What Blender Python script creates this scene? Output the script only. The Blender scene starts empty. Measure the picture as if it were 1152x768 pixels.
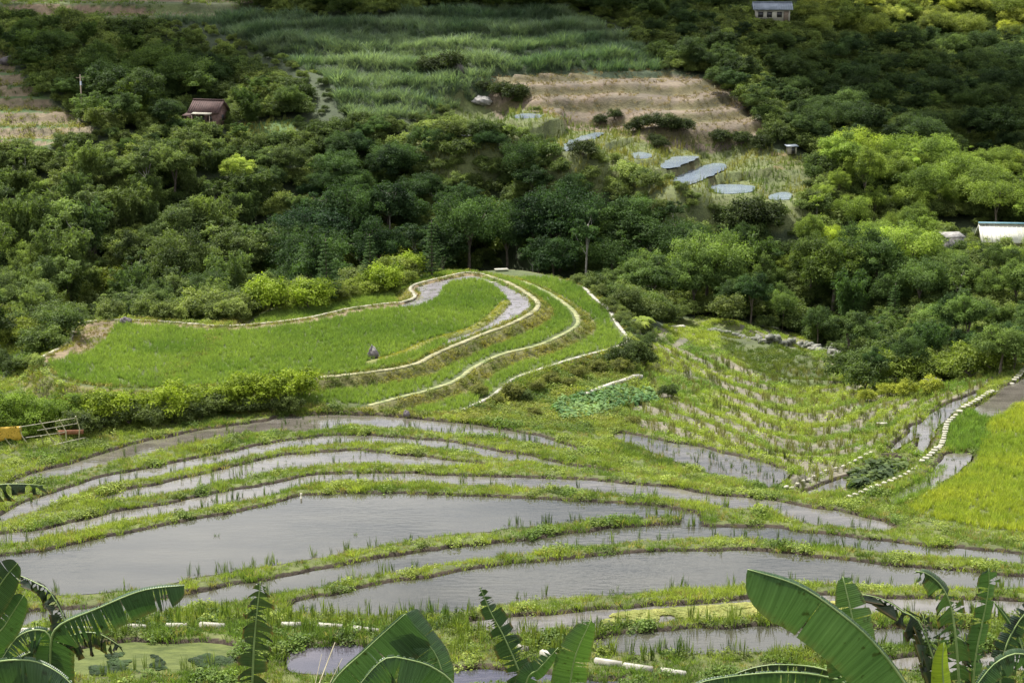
import bpy, math, random
import numpy as np
from mathutils import Vector, Euler
from mathutils.geometry import tessellate_polygon

# ------------------------------------------------------------------ camera, world, sun, exposure
S = bpy.context.scene
C = S.collection
R = math.radians
F, PITCH, CAMH = 1900.0, R(13.0), 38.0
cam = bpy.data.objects.new('camera', bpy.data.cameras.new('camera'))
C.objects.link(cam)
cam.location = (0, 0, CAMH)
cam.rotation_euler = (R(90) - PITCH, 0, 0)
cam.data.sensor_width = 36
cam.data.lens = 36 * F / 1152
cam.data.clip_start = 0.5
cam.data.clip_end = 6000
S.camera = cam
SUN_EL, SUN_AZ = R(60), math.atan2(-0.50, 0.55)      # azimuth from +Y towards +X
W = bpy.data.worlds.new('World'); S.world = W; W.use_nodes = True
nt = W.node_tree; nt.nodes.clear()
sky = nt.nodes.new('ShaderNodeTexSky'); sky.sky_type = 'NISHITA'; sky.sun_disc = False
sky.sun_elevation = SUN_EL; sky.sun_rotation = SUN_AZ; sky.air_density = 1.0; sky.dust_density = 1.5
tc = nt.nodes.new('ShaderNodeTexCoord')
mp = nt.nodes.new('ShaderNodeMapping'); mp.inputs['Scale'].default_value = (1, 1, 3.0)
nz = nt.nodes.new('ShaderNodeTexNoise'); nz.inputs['Scale'].default_value = 4.2; nz.inputs['Detail'].default_value = 7; nz.inputs['Roughness'].default_value = 0.55
rp = nt.nodes.new('ShaderNodeValToRGB'); rp.color_ramp.elements[0].position = 0.43; rp.color_ramp.elements[1].position = 0.54
mx = nt.nodes.new('ShaderNodeMix'); mx.data_type = 'RGBA'
bg = nt.nodes.new('ShaderNodeBackground'); bg.inputs['Strength'].default_value = 0.070
ow = nt.nodes.new('ShaderNodeOutputWorld')
L = nt.links.new
L(tc.outputs['Generated'], mp.inputs['Vector']); L(mp.outputs['Vector'], nz.inputs['Vector']); L(nz.outputs['Fac'], rp.inputs['Fac'])
L(rp.outputs['Color'], mx.inputs['Factor']); L(sky.outputs['Color'], mx.inputs['A'])
mx.inputs['B'].default_value = (14.0, 14.3, 15.0, 1)
L(mx.outputs['Result'], bg.inputs['Color']); L(bg.outputs['Background'], ow.inputs['Surface'])
sun = bpy.data.objects.new('sun', bpy.data.lights.new('sun', 'SUN')); C.objects.link(sun)
sun.data.energy = 5.0; sun.data.angle = R(0.53); sun.data.color = (1.0, 0.965, 0.90)
sdir = Vector((math.sin(SUN_AZ) * math.cos(SUN_EL), math.cos(SUN_AZ) * math.cos(SUN_EL), math.sin(SUN_EL)))
sun.rotation_euler = sdir.to_track_quat('Z', 'Y').to_euler()
S.view_settings.view_transform = 'Standard'; S.view_settings.look = 'None'
S.view_settings.exposure = 0.80; S.view_settings.gamma = 1.0; S.view_settings.use_curve_mapping = False
S.cycles.max_bounces = 5; S.cycles.diffuse_bounces = 3; S.cycles.glossy_bounces = 2; S.cycles.transmission_bounces = 4
S.cycles.use_denoising = True

rng = np.random.default_rng(7)
random.seed(7)

# ------------------------------------------------------------------ helpers
cp, sp = math.cos(PITCH), math.sin(PITCH)
def ray(u, v):
    a = (np.asarray(u, float) - 576) / F; b = (384 - np.asarray(v, float)) / F
    return a, cp + sp * b, -sp + cp * b
def on_z(u, v, z):
    x, y, w = ray(u, v); t = (z - CAMH) / w
    return x * t, y * t
def at_y(u, v, Y):
    x, y, w = ray(u, v); t = Y / y
    return Vector((float(x * t), float(Y), float(CAMH + w * t)))
def project(x, y, z):
    dz = z - CAMH
    dep = y * cp - dz * sp
    up = y * sp + dz * cp
    dep = np.where(dep < 1, 1, dep)
    return 576 + F * x / dep, 384 - F * up / dep
def vnoise(x, y, sc, seed=0):
    x = np.asarray(x, float) / sc + seed * 17.3; y = np.asarray(y, float) / sc + seed * 9.1
    xi, yi = np.floor(x).astype(np.int64), np.floor(y).astype(np.int64)
    fx, fy = x - xi, y - yi; fx = fx * fx * (3 - 2 * fx); fy = fy * fy * (3 - 2 * fy)
    def h(a, b):
        n = (a * 374761393 + b * 668265263 + seed * 982451653) & 0x7fffffff
        n = ((n ^ (n >> 13)) * 1274126177) & 0x7fffffff
        return ((n ^ (n >> 16)) & 0xffff) / 65535.0
    return (h(xi, yi) * (1 - fx) + h(xi + 1, yi) * fx) * (1 - fy) + (h(xi, yi + 1) * (1 - fx) + h(xi + 1, yi + 1) * fx) * fy
def fbm(x, y, sc, seed=0, o=3):
    s = 0; a = 1; t = 0
    for k in range(o):
        s = s + a * vnoise(x, y, sc / 2 ** k, seed + k * 5); t += a; a *= .5
    return s / t
def inpoly(x, y, P):
    x = np.asarray(x, float); y = np.asarray(y, float)
    P = np.asarray(P, float); c = np.zeros(x.shape, bool); n = len(P)
    bb = (x >= P[:, 0].min()) & (x <= P[:, 0].max()) & (y >= P[:, 1].min()) & (y <= P[:, 1].max())
    xs, ys = x[bb], y[bb]; cc = np.zeros(xs.shape, bool)
    for i in range(n):
        x0, y0 = P[i]; x1, y1 = P[(i + 1) % n]
        if y0 == y1: continue
        m = ((y0 > ys) != (y1 > ys)) & (xs < (x1 - x0) * (ys - y0) / (y1 - y0) + x0)
        cc ^= m
    c[bb] = cc
    return c
def dist_line(x, y, P, closed=False, pad=3.0):
    """distance to a polyline, capped at pad, and the position along it (segment index + fraction)"""
    x = np.asarray(x, float); y = np.asarray(y, float); P = np.asarray(P, float)
    d = np.full(x.shape, pad * 1.0); s = np.zeros(x.shape)
    n = len(P)
    for i in range(n if closed else n - 1):
        a = P[i]; b = P[(i + 1) % n]
        m = (x > min(a[0], b[0]) - pad) & (x < max(a[0], b[0]) + pad) & (y > min(a[1], b[1]) - pad) & (y < max(a[1], b[1]) + pad)
        if not m.any(): continue
        xs, ys = x[m], y[m]; ex, ey = b - a; l2 = ex * ex + ey * ey + 1e-9
        t = np.clip(((xs - a[0]) * ex + (ys - a[1]) * ey) / l2, 0, 1)
        dd = np.hypot(xs - a[0] - t * ex, ys - a[1] - t * ey)
        o = d[m]; so = s[m]; k = dd < o; o[k] = dd[k]; so[k] = i + t[k]; d[m] = o; s[m] = so
    return d, s
def smooth(P, closed=False, step=0.6, wob=0.0, seed=1):
    P = [np.array(p, float) for p in P]; n = len(P); out = []
    for i in range(n if closed else n - 1):
        g = lambda k: P[k % n] if closed else P[max(0, min(n - 1, k))]
        a, b, c, d = g(i - 1), g(i), g(i + 1), g(i + 2)
        m = max(1, int(np.linalg.norm(c[:2] - b[:2]) / step))
        for k in range(m):
            t = k / m
            out.append(0.5 * (2 * b + (c - a) * t + (2 * a - 5 * b + 4 * c - d) * t * t + (3 * b - a - 3 * c + d) * t ** 3))
    if not closed: out.append(P[-1])
    out = np.array(out)
    if wob:
        out[:, 0] += (fbm(out[:, 0], out[:, 1], 2.2, seed) - .5) * wob
        out[:, 1] += (fbm(out[:, 0], out[:, 1], 1.8, seed + 3) - .5) * wob
    return out
def sst(a, b, x):
    t = np.clip((x - a) / (b - a), 0, 1); return t * t * (3 - 2 * t)

def mesh_np(name, V, Fq, mats=(), smooth_=False, face_attr=None, color=None, mat_idx=None):
    """V (n,3); Fq (m,k) uniform faces, or list of such arrays"""
    V = np.asarray(V, np.float32)
    groups = Fq if isinstance(Fq, list) else [Fq]
    groups = [np.asarray(g, np.int32) for g in groups if len(g)]
    me = bpy.data.meshes.new(name)
    me.vertices.add(len(V)); me.vertices.foreach_set('co', V.ravel())
    loops = np.concatenate([g.ravel() for g in groups]); me.loops.add(len(loops)); me.loops.foreach_set('vertex_index', loops)
    tot = np.concatenate([np.full(len(g), g.shape[1], np.int32) for g in groups])
    st = np.concatenate([[0], np.cumsum(tot)[:-1]]).astype(np.int32)
    me.polygons.add(len(tot)); me.polygons.foreach_set('loop_start', st); me.polygons.foreach_set('loop_total', tot)
    if smooth_: me.polygons.foreach_set('use_smooth', np.ones(len(tot), bool))
    for m in mats: me.materials.append(m)
    if mat_idx is not None: me.polygons.foreach_set('material_index', np.asarray(mat_idx, np.int32))
    me.update(calc_edges=True)
    if face_attr is not None:
        a = me.attributes.new('lv', 'FLOAT', 'FACE'); a.data.foreach_set('value', np.asarray(face_attr, np.float32))
    if color is not None:
        a = me.attributes.new('col', 'FLOAT_COLOR', 'POINT')
        c = np.ones((len(V), 4), np.float32); c[:, :3] = color; a.data.foreach_set('color', c.ravel())
    return me
def link(name, me, parent=None, loc=None):
    o = bpy.data.objects.new(name, me); C.objects.link(o)
    if parent is not None: o.parent = parent
    if loc is not None: o.location = loc
    return o
def tag(o, label, cat, group=None):
    o['label'] = label; o['category'] = cat
    if group: o['group'] = group
    return o
def kind(o, k): o['kind'] = k; return o
def thing(name, label, cat, loc=(0, 0, 0), rz=0.0, group=None):
    o = bpy.data.objects.new(name, None); C.objects.link(o); o.location = loc; o.rotation_euler = (0, 0, rz)
    o.empty_display_size = .3
    return tag(o, label, cat, group)

class MB:
    """collects plain solids into one mesh"""
    def __init__(s): s.v = []; s.f3 = []; s.f4 = []
    def box(s, c, size, rz=0, taper=1.0, rx=0):
        sx, sy, sz = [k / 2 for k in size]; b = len(s.v); e = Euler((rx, 0, rz))
        for z in (-sz, sz):
            t = 1 if z < 0 else taper
            for x, y in ((-sx, -sy), (sx, -sy), (sx, sy), (-sx, sy)):
                p = Vector((x * t, y * t, z)); p.rotate(e); s.v.append(tuple(Vector(c) + p))
        for q in ((0, 3, 2, 1), (4, 5, 6, 7), (0, 1, 5, 4), (1, 2, 6, 5), (2, 3, 7, 6), (3, 0, 4, 7)): s.f4.append([b + k for k in q])
        return s
    def tube(s, pts, r0, r1=None, n=6):
        r1 = r0 if r1 is None else r1; pts = [Vector(p) for p in pts]; m = len(pts); b = len(s.v)
        for i, p in enumerate(pts):
            t = (pts[min(i + 1, m - 1)] - pts[max(i - 1, 0)]).normalized()
            a = t.orthogonal().normalized() if i == 0 else (s._a - t * s._a.dot(t)).normalized()
            s._a = a; c = t.cross(a); r = r0 + (r1 - r0) * i / max(1, m - 1)
            for k in range(n):
                w = 2 * math.pi * k / n; s.v.append(tuple(p + (a * math.cos(w) + c * math.sin(w)) * r))
        for i in range(m - 1):
            for k in range(n):
                s.f4.append([b + i * n + k, b + i * n + (k + 1) % n, b + (i + 1) * n + (k + 1) % n, b + (i + 1) * n + k])
        for i in (0, m - 1):
            q = len(s.v); s.v.append(tuple(pts[i]))
            for k in range(n): s.f3.append([q, b + i * n + k, b + i * n + (k + 1) % n])
        return s
    def quad(s, *p):
        b = len(s.v); s.v += [tuple(q) for q in p]; (s.f4 if len(p) == 4 else s.f3).append(list(range(b, b + len(p)))); return s
    def mesh(s, name, mat, smooth_=False):
        return mesh_np(name, s.v, [np.array(s.f3).reshape(-1, 3), np.array(s.f4).reshape(-1, 4)], [mat], smooth_)
    def build(s, name, mat, parent=None, smooth_=False): return link(name, s.mesh(name, mat, smooth_), parent)

# ------------------------------------------------------------------ materials
def new_mat(name):
    m = bpy.data.materials.new(name); m.use_nodes = True; t = m.node_tree; t.nodes.clear()
    return m, t, t.nodes.new('ShaderNodeOutputMaterial')
def nd(t, ty, **kw):
    n = t.nodes.new(ty)
    for k, v in kw.items():
        if k in n.inputs: n.inputs[k].default_value = v
        else: setattr(n, k, v)
    return n
def mul(t, a, b, mode='MULTIPLY', fac=1.0):
    n = t.nodes.new('ShaderNodeMix'); n.data_type = 'RGBA'; n.blend_type = mode; n.inputs['Factor'].default_value = fac
    for s, v in (('A', a), ('B', b)):
        if hasattr(v, 'is_output'): t.links.new(v, n.inputs[s])
        else: n.inputs[s].default_value = (*v, 1) if len(v) == 3 else v
    return n.outputs['Result']
def ramp(t, src, stops):
    n = t.nodes.new('ShaderNodeValToRGB'); e = n.color_ramp.elements
    while len(e) < len(stops): e.new(.5)
    for k, (p, c) in enumerate(stops): e[k].position = p; e[k].color = (*c, 1) if len(c) == 3 else c
    t.links.new(src, n.inputs['Fac']); return n.outputs['Color']
def obj_noise(t, scale, detail=4, coord='Object'):
    c = nd(t, 'ShaderNodeTexCoord'); n = nd(t, 'ShaderNodeTexNoise', Scale=scale, Detail=detail); t.links.new(c.outputs[coord], n.inputs['Vector']); return n.outputs['Fac']

def foliage_mat(name, base=None, rough=.5, trans=.35, spec=.35, lo=.55, hi=1.45):
    """leaf surface; its tint comes from the plant itself (base None) or is fixed"""
    m, t, out = new_mat(name); l = t.links.new
    if base is None:
        a = nd(t, 'ShaderNodeAttribute'); a.attribute_type = 'INSTANCER'; a.attribute_name = 'tint'; col = a.outputs['Color']
    else: col = base
    lv = nd(t, 'ShaderNodeAttribute'); lv.attribute_name = 'lv'
    k = ramp(t, lv.outputs['Fac'], [(0, (lo * .9, lo, lo * 1.05)), (1, (hi * 1.1, hi, hi * .8))])
    # ramps clamp at 1 so scale afterwards
    col = mul(t, col, k)
    p = nd(t, 'ShaderNodeBsdfPrincipled', Roughness=rough); p.inputs['Specular IOR Level'].default_value = spec
    l(col, p.inputs['Base Color'])
    tr = nd(t, 'ShaderNodeBsdfTranslucent'); l(mul(t, col, (1.15, 1.25, .55)), tr.inputs['Color'])
    mxs = nd(t, 'ShaderNodeMixShader', Fac=trans); l(p.outputs[0], mxs.inputs[1]); l(tr.outputs[0], mxs.inputs[2]); l(mxs.outputs[0], out.inputs['Surface'])
    return m
def solid_mat(name, c1, c2, scale=3.0, rough=.85, bump=.3, metal=0):
    m, t, out = new_mat(name); f = obj_noise(t, scale, 6)
    p = nd(t, 'ShaderNodeBsdfPrincipled', Roughness=rough, Metallic=metal)
    t.links.new(ramp(t, f, [(.32, c1), (.68, c2)]), p.inputs['Base Color'])
    b = nd(t, 'ShaderNodeBump', Strength=bump, Distance=.05); t.links.new(obj_noise(t, scale * 4, 5), b.inputs['Height']); t.links.new(b.outputs[0], p.inputs['Normal'])
    t.links.new(p.outputs[0], out.inputs['Surface']); return m

M_leaf = foliage_mat('leaf_tree', rough=.6, trans=.38, spec=.12, lo=.42, hi=1.6)
M_grass = foliage_mat('leaf_grass', rough=.55, trans=.42, spec=.15)
M_bark = solid_mat('bark', (.06, .045, .03), (.16, .13, .10), 2.0)
M_pale = solid_mat('pale_bark', (.16, .15, .12), (.34, .31, .26), 2.0)
M_stone = solid_mat('pale_stone', (.24, .22, .17), (.46, .44, .37), 1.2)
M_white = solid_mat('white_block', (.26, .24, .17), (.58, .55, .44), 1.7)
M_rock = solid_mat('purple_rock', (.05, .04, .045), (.20, .17, .17), 1.6, bump=.6)
M_rockg = solid_mat('grey_rock', (.13, .12, .11), (.36, .34, .31), 1.6, bump=.6)

# ground: colours of soil and turf are stored per vertex, fine grain is added here
M_ground, t, out = new_mat('ground'); l = t.links.new
a = nd(t, 'ShaderNodeAttribute'); a.attribute_name = 'col'
n1 = obj_noise(t, 1.7, 8); n2 = obj_noise(t, .23, 5)
col = mul(t, a.outputs['Color'], ramp(t, n1, [(.25, (.55, .55, .55)), (.75, (1, 1, 1))]))
col = mul(t, col, ramp(t, n2, [(.3, (.72, .78, .7)), (.7, (1, .97, .9))]))
p = nd(t, 'ShaderNodeBsdfPrincipled', Roughness=.9); l(col, p.inputs['Base Color'])
b = nd(t, 'ShaderNodeBump', Strength=.8, Distance=.12); l(obj_noise(t, 4.5, 8), b.inputs['Height']); l(b.outputs[0], p.inputs['Normal'])
l(p.outputs[0], out.inputs['Surface'])

def water_mat(name, c1, c2, rough=.06, bump=.02, sc=.35, ior=1.5):
    m, t, out = new_mat(name); l = t.links.new
    c = nd(t, 'ShaderNodeTexCoord'); mpn = nd(t, 'ShaderNodeMapping'); mpn.inputs['Scale'].default_value = (.35, 1, 1); l(c.outputs['Object'], mpn.inputs['Vector'])
    n = nd(t, 'ShaderNodeTexNoise', Scale=sc, Detail=8, Roughness=.62); l(mpn.outputs[0], n.inputs['Vector'])
    p = nd(t, 'ShaderNodeBsdfPrincipled', Roughness=rough, IOR=ior); l(ramp(t, n.outputs['Fac'], [(.35, c1), (.65, c2)]), p.inputs['Base Color'])
    n3 = nd(t, 'ShaderNodeTexNoise', Scale=3.2, Detail=4); l(mpn.outputs[0], n3.inputs['Vector'])
    b = nd(t, 'ShaderNodeBump', Strength=bump, Distance=.5); l(n3.outputs['Fac'], b.inputs['Height']); l(b.outputs[0], p.inputs['Normal'])
    l(p.outputs[0], out.inputs['Surface']); return m
M_water = water_mat('muddy_water', (.034, .033, .024), (.062, .058, .042), rough=.025)
M_waterb = water_mat('shallow_mud_water', (.065, .058, .047), (.125, .112, .092), rough=.04, bump=.03, sc=.9)
M_waterf = water_mat('far_sky_water', (.17, .21, .26), (.24, .285, .335), rough=.08, bump=.02)  # pale blue base colour stands in for reflected sky
M_marsh = water_mat('green_marsh', (.09, .11, .045), (.15, .17, .07), rough=.4)
M_chan = water_mat('channel_mud', (.17, .155, .165), (.27, .25, .26), rough=.1, sc=1.6)
M_waterd = water_mat('dark_water', (.03, .03, .045), (.07, .06, .07))
M_duck = water_mat('duckweed_water', (.055, .072, .022), (.115, .135, .04), rough=.6, bump=.2, sc=2.6, ior=1.15)

# ------------------------------------------------------------------ what the photograph shows, traced
PONDS = [  # name, level, far edge, near edge, material
 ('A', 0.8, [(10,545),(16,539),(78,522),(112,512),(156,499),(208,488),(300,473),(326,468.5),(396,467),(446,470),(521,476.5),(573,484),(600,489.5),(656,506.5)],
            [(648,509),(600,498.5),(560,493),(516,489.5),(461,484),(404,480),(352,484),(300,487),(226,497),(169,510),(112,524),(60,536),(10,548)], M_waterb),
 ('B', 1.1, [(-30,592),(0,579),(16,569),(52,557),(104,540),(156,528.5),(234,514),(300,500),(378,490),(446,492),(508,498.5),(560,508),(600,514),(640,523),(695,531)],
            [(638,527),(600,522),(550,516),(521,510),(467,502),(409,499),(352,502),(300,511),(234,526),(161,539),(117,548),(78,561),(39,576),(8,584),(-30,600)], M_waterb),
 ('C', 1.4, [(104,565),(130,554.5),(182,544),(234,532),(300,517),(352,510),(404,507),(456,511.6),(508,518),(550,524)],
            [(534,526),(467,526),(404,523),(352,527),(300,532),(260,541),(208,552),(156,561),(112,567)], M_waterb),
 ('D', 1.7, [(-30,608),(0,601),(52,594),(78,588),(130,577),(182,567.6),(234,557),(300,545.5),(352,535),(404,532.5),(482,534),(560,536.5),(664,541),(742,547),(794,554),(860,562.5),(938,575),(993,587),(1008,592)],
            [(1000,596),(956,595),(904,588),(860,576),(820,572),(768,566),(716,560),(651,553),(560,548),(482,545),(404,544),(352,545),(300,558),(234,571),(169,583),(117,592),(65,603),(0,615),(-30,622)], M_waterb),
 ('E', 2.0, [(-20,634),(0,626),(52,620),(104,608),(156,597.5),(208,587),(300,569),(326,561),(365,556),(456,556),(534,558.5),(560,560),(664,564),(729,569),(781,577),(786,585),(784,592)],
            [(768,592),(770,583),(758,580),(690,582),(638,589),(600,592),(521,600),(469,606),(404,620),(300,637),(221,650),(182,659),(130,665),(65,668),(20,655),(-10,645)], M_water),
 ('L', 2.012, [(767,582),(771,576),(783,577),(788,583)], [(788,594),(766,594)], M_water),
 ('F', 2.0, [(-30,694),(26,688),(110,684),(216,667),(300,652),(378,637),(482,620),(600,607),(638,602),(690,595),(763,591.5),(786,592),(852,593),(930,602),(1034,613.6),(1152,624),(1185,628)],
            [(1185,640),(1152,635),(1060,628),(982,621),(891,612),(820,606),(742,608),(664,614),(591,626),(521,633),(456,645),(378,658),(313,670),(260,678),(182,691),(104,701),(26,706),(-30,712)], M_water),
 ('G', 2.5, [(334,676),(404,663),(482,649),(560,637),(600,632),(664,626.6),(755,619),(860,620),(930,629),(1008,637),(1152,649),(1190,653)],
            [(1190,665),(1152,664),(1060,663),(982,662),(904,659),(794,663),(716,668),(638,672),(560,681),(495,691),(443,694),(368,692),(334,688)], M_water),
 ('H', 2.9, [(520,703),(560,697),(612,692),(690,685),(768,679),(846,673.5),(930,671),(1008,675),(1152,677),(1190,679)],
            [(1190,694),(1152,694),(1008,692),(930,693),(860,694),(760,702),(651,708),(573,713)], M_waterb),
 ('I', 3.1, [(650,721),(675,718),(742,711.5),(820,706),(904,705),(1008,706.6),(1110,708)],
            [(1110,718),(1008,726),(917,730),(852,734),(794,735),(729,736),(675,729)], M_water),
 ('J', 3.3, [(1000,742),(1060,736),(1112,733),(1180,735)], [(1180,752),(1112,752),(1060,755),(1010,752)], M_waterb),
 ('K', 3.3, [(70,735),(110,727),(150,722),(190,724),(230,720),(266,727)], [(262,738),(270,747),(225,750),(190,757),(150,755),(90,762),(60,750)], M_duck),
 ('N', 3.3, [(330,734),(350,728),(385,726),(420,729)], [(425,752),(385,757),(326,755)], M_waterd),
 ('O', 3.4, [(480,758),(520,754),(570,756),(700,766)], [(700,776),(480,776)], M_waterd),
 # hillside bowl on the right
 ('P', 0.3, [(690,488),(706,487),(742,496),(794,505),(860,521),(888,532)], [(868,548),(841,542),(794,530),(742,511),(698,496)], M_waterb),
 ('Q', -0.2,[(903,556),(930,544),(961,533),(985,519),(1008,514),(1024,520)], [(1018,529),(990,538),(950,548),(915,557)], M_waterb),
 ('R', 0.0, [(998,508),(1021,489.5),(1039,470),(1071,453),(1102,441),(1112,441)], [(1090,455),(1062,471),(1052,488),(1040,510),(1031,508),(1034,492),(1018,500)], M_waterb),
 ('T', 0.55, [(1097,464),(1120,444),(1152,424),(1185,405)], [(1185,437),(1152,454),(1115,471)], M_waterb),
 ('U', 0.6, [(1058,522),(1066,510),(1094,511)], [(1080,531),(1062,541),(1038,556),(1008,567),(1000,560),(1040,538)], M_waterb),
 # far wet fields
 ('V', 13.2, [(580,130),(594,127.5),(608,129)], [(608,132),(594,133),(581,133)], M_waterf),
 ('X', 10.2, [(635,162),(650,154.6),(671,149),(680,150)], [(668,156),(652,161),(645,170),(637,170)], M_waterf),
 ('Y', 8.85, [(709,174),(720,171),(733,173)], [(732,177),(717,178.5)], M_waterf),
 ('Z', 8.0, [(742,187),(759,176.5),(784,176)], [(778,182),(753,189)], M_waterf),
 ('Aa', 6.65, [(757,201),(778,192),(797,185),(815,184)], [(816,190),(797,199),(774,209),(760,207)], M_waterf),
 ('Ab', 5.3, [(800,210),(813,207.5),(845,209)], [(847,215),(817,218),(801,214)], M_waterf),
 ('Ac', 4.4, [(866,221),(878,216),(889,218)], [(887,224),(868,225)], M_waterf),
 ('Ad', 11.4, [(516,146),(522,140),(548,137),(560,141)], [(552,149),(530,153),(518,152)], M_marsh),
]
LOBE = [  # level, outline of the terrace, front rim last
 (0.6, [(200,452),(250,400),(300,350),(430,320),(520,308),(560,304),(585,304),(620,311),(656,323),(669,336),(685,349),(695,366),(707,383),(693,391),(656,401),(617,413),(578,427),(552,447),(516,463.6),(440,467),(330,462)]),
 (1.3, [(200,448),(250,400),(300,350),(430,318),(500,306),(545,307),(588,316.5),(617,329.5),(641,346),(650,358),(648,367),(630,378),(604,389),(565,398.5),(534,413),(513,428),(482,439),(443,449),(412,457),(330,455)]),
 (2.2, [(48,402),(71,390),(79,381),(84,368),(95,363),(136,360),(196,363),(248,367),(300,364),(352,357),(391,348),(430,342.5),(454,340),(467,334),(461.5,325.6),(469,320),(498,312.6),(526,307),(547,310),(573,319),(594,331),(605,341),(601,350),(578,363),(539,378),(493,397),(467,410),(430,417),(391,422),(339,427),(300,432),(200,438),(110,436),(60,425)]),
]
PATH0 = LOBE[2][1][0:30]
PATH1 = LOBE[1][1][6:19]
PATH2 = LOBE[0][1][8:19]
CHAN = [(447,345),(461,340),(472,333),(468,326),(474,321.5),(500,315.5),(526,310.5),(545,313),(570,322),(590,333),(598,342),(594,350),(574,361),(537,375.5),(510,386),(500,388),(507,380),(533,369),(556,355),(570,341),(566,331),(546,318),(524,315.5),(503,320.5),(497,328),(490,337),(476,343),(458,347)]
LEFTPATCH = [(97,399),(84,402),(80,398),(90,383),(97,369),(120,364),(130,366),(127,372),(114,387)]
RIM = [(569,340),(555,355),(529,371),(482,385),(456,397),(417,408)]
STONES_A = [(953.5,562),(982,551),(1013,539),(1045,515.5),(1060,500),(1065.5,479),(1076,469),(1097,453),(1112,444),(1152,417),(1180,400)]
STONES_B = [(883,552),(925,534),(951,526),(984,507)]
LOWWALL = [(659,447),(682,437.5),(700,432),(721,426)]
KERB = [(20,713),(120,708),(253,706),(340,706),(430,711),(500,722),(578,731),(640,742),(700,750),(790,764)]
YRICE = [(1024,572),(1073,541),(1099,518),(1113,476),(1152,455),(1190,440),(1190,606),(1152,600),(1112,595),(1060,586),(1026,577)]
BOWL = [(700,470),(725,400),(735,370),(790,355),(840,365),(900,378),(950,405),(985,440),(1060,430),(1130,420),(1060,470),(1045,510),(960,550),(900,560),(885,545),(800,508),(740,494)]
STREAM = [(800,362),(860,383),(900,392),(930,412),(935,430),(900,440),(850,420),(820,400)]

def zpoly(P, z):
    P = np.array(P, float); x, y = on_z(P[:, 0], P[:, 1], z); return np.stack([x, y], 1)

ponds = []
for nme, Z, far, near, mt in PONDS:
    k = 1.0 if Z < 4 and far[0][1] > 260 else 1.5
    ponds.append((nme, Z, smooth(zpoly(far + near, Z), True, .7, (.0 if nme == 'L' else .9) * k, len(ponds)), mt))
lobe = [(Z, smooth(zpoly(P, Z), True, .8)) for Z, P in LOBE]

# ------------------------------------------------------------------ terrain height
CT = []   # x, y, z
def ctl(u, v, Y, drop=0.0):
    p = at_y(u, v, Y); CT.append((p.x, p.y, p.z - drop))
def ctlz(u, v, z):
    x, y = on_z(u, v, z); CT.append((float(x), float(y), z))
for nme, Z, P, mt in ponds:
    for q in P[::5 if Z > .1 and len(P) > 60 else 3]: CT.append((q[0], q[1], Z + .13))
for (Z, P), st in zip(lobe, (5, 5, 4)):
    pass
for u, v in LOBE[0][1][7:19]: ctlz(u, v, .5)
for u, v in LOBE[2][1][0:8]: ctlz(u, v, 2.2)
for u, v in LOBE[2][1][8:19]: ctlz(u, v, 2.0)
for u, v in ((120,400),(250,400),(400,390),(350,410),(500,350)): ctlz(u, v, 2.0)
for u, v in ((200,455),(300,458),(100,470),(380,460),(450,464)): ctlz(u, v, 1.0)
for u, v, z in ((0,520,1.0),(40,500,1.1),(-60,540,1.1),(100,490,1.0),(0,480,.6),(60,470,.6),(-60,470,0),
                # bowl on the right
                (560,455,-.1),(600,450,-.3),(640,460,-.2),(600,475,.3),(640,425,-1.2),(690,410,-1.8),(720,392,-2.2),(660,470,0.2),
                (720,450,-.7),(740,420,-2.0),(735,385,-3.2),(760,470,-.4),(780,440,-1.7),(800,480,-.5),(830,500,-.4),
                (770,400,-3.3),(800,420,-3.4),(840,450,-2.8),(880,480,-2.0),(900,510,-1.1),(880,540,-.1),(940,470,-2.4),(970,480,-1.7),
                (960,500,-1.1),(950,440,-3.6),(1000,450,-2.2),(1010,480,-.9),(1040,440,-1.5),(1060,436,-1.2),(1000,430,-3.2),
                (1090,430,-.6),(1130,415,-.2),(850,400,-5.0),(900,420,-5.0),(930,420,-4.8),(850,385,-5.8),(900,395,-5.6),
                (930,402,-5.2),(960,405,-4.2),(800,370,-6.0),(760,368,-5.2),(725,350,-4.6),(700,330,-4.5),
                (860,376,-4.6),(930,390,-3.8),(820,358,-4.8),
                (1100,480,.5),(1080,500,.45),(1150,470,.9),(1100,560,1.1),(1150,560,1.2),(1050,580,1.1),(1000,580,1.0),(1190,500,1.1),
                (1150,610,1.6),(1060,600,1.5),(950,570,.9),(900,565,.8),(820,555,.9),(740,530,.7),(700,515,.6),(1040,550,.7)):
    ctlz(u, v, z)
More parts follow.
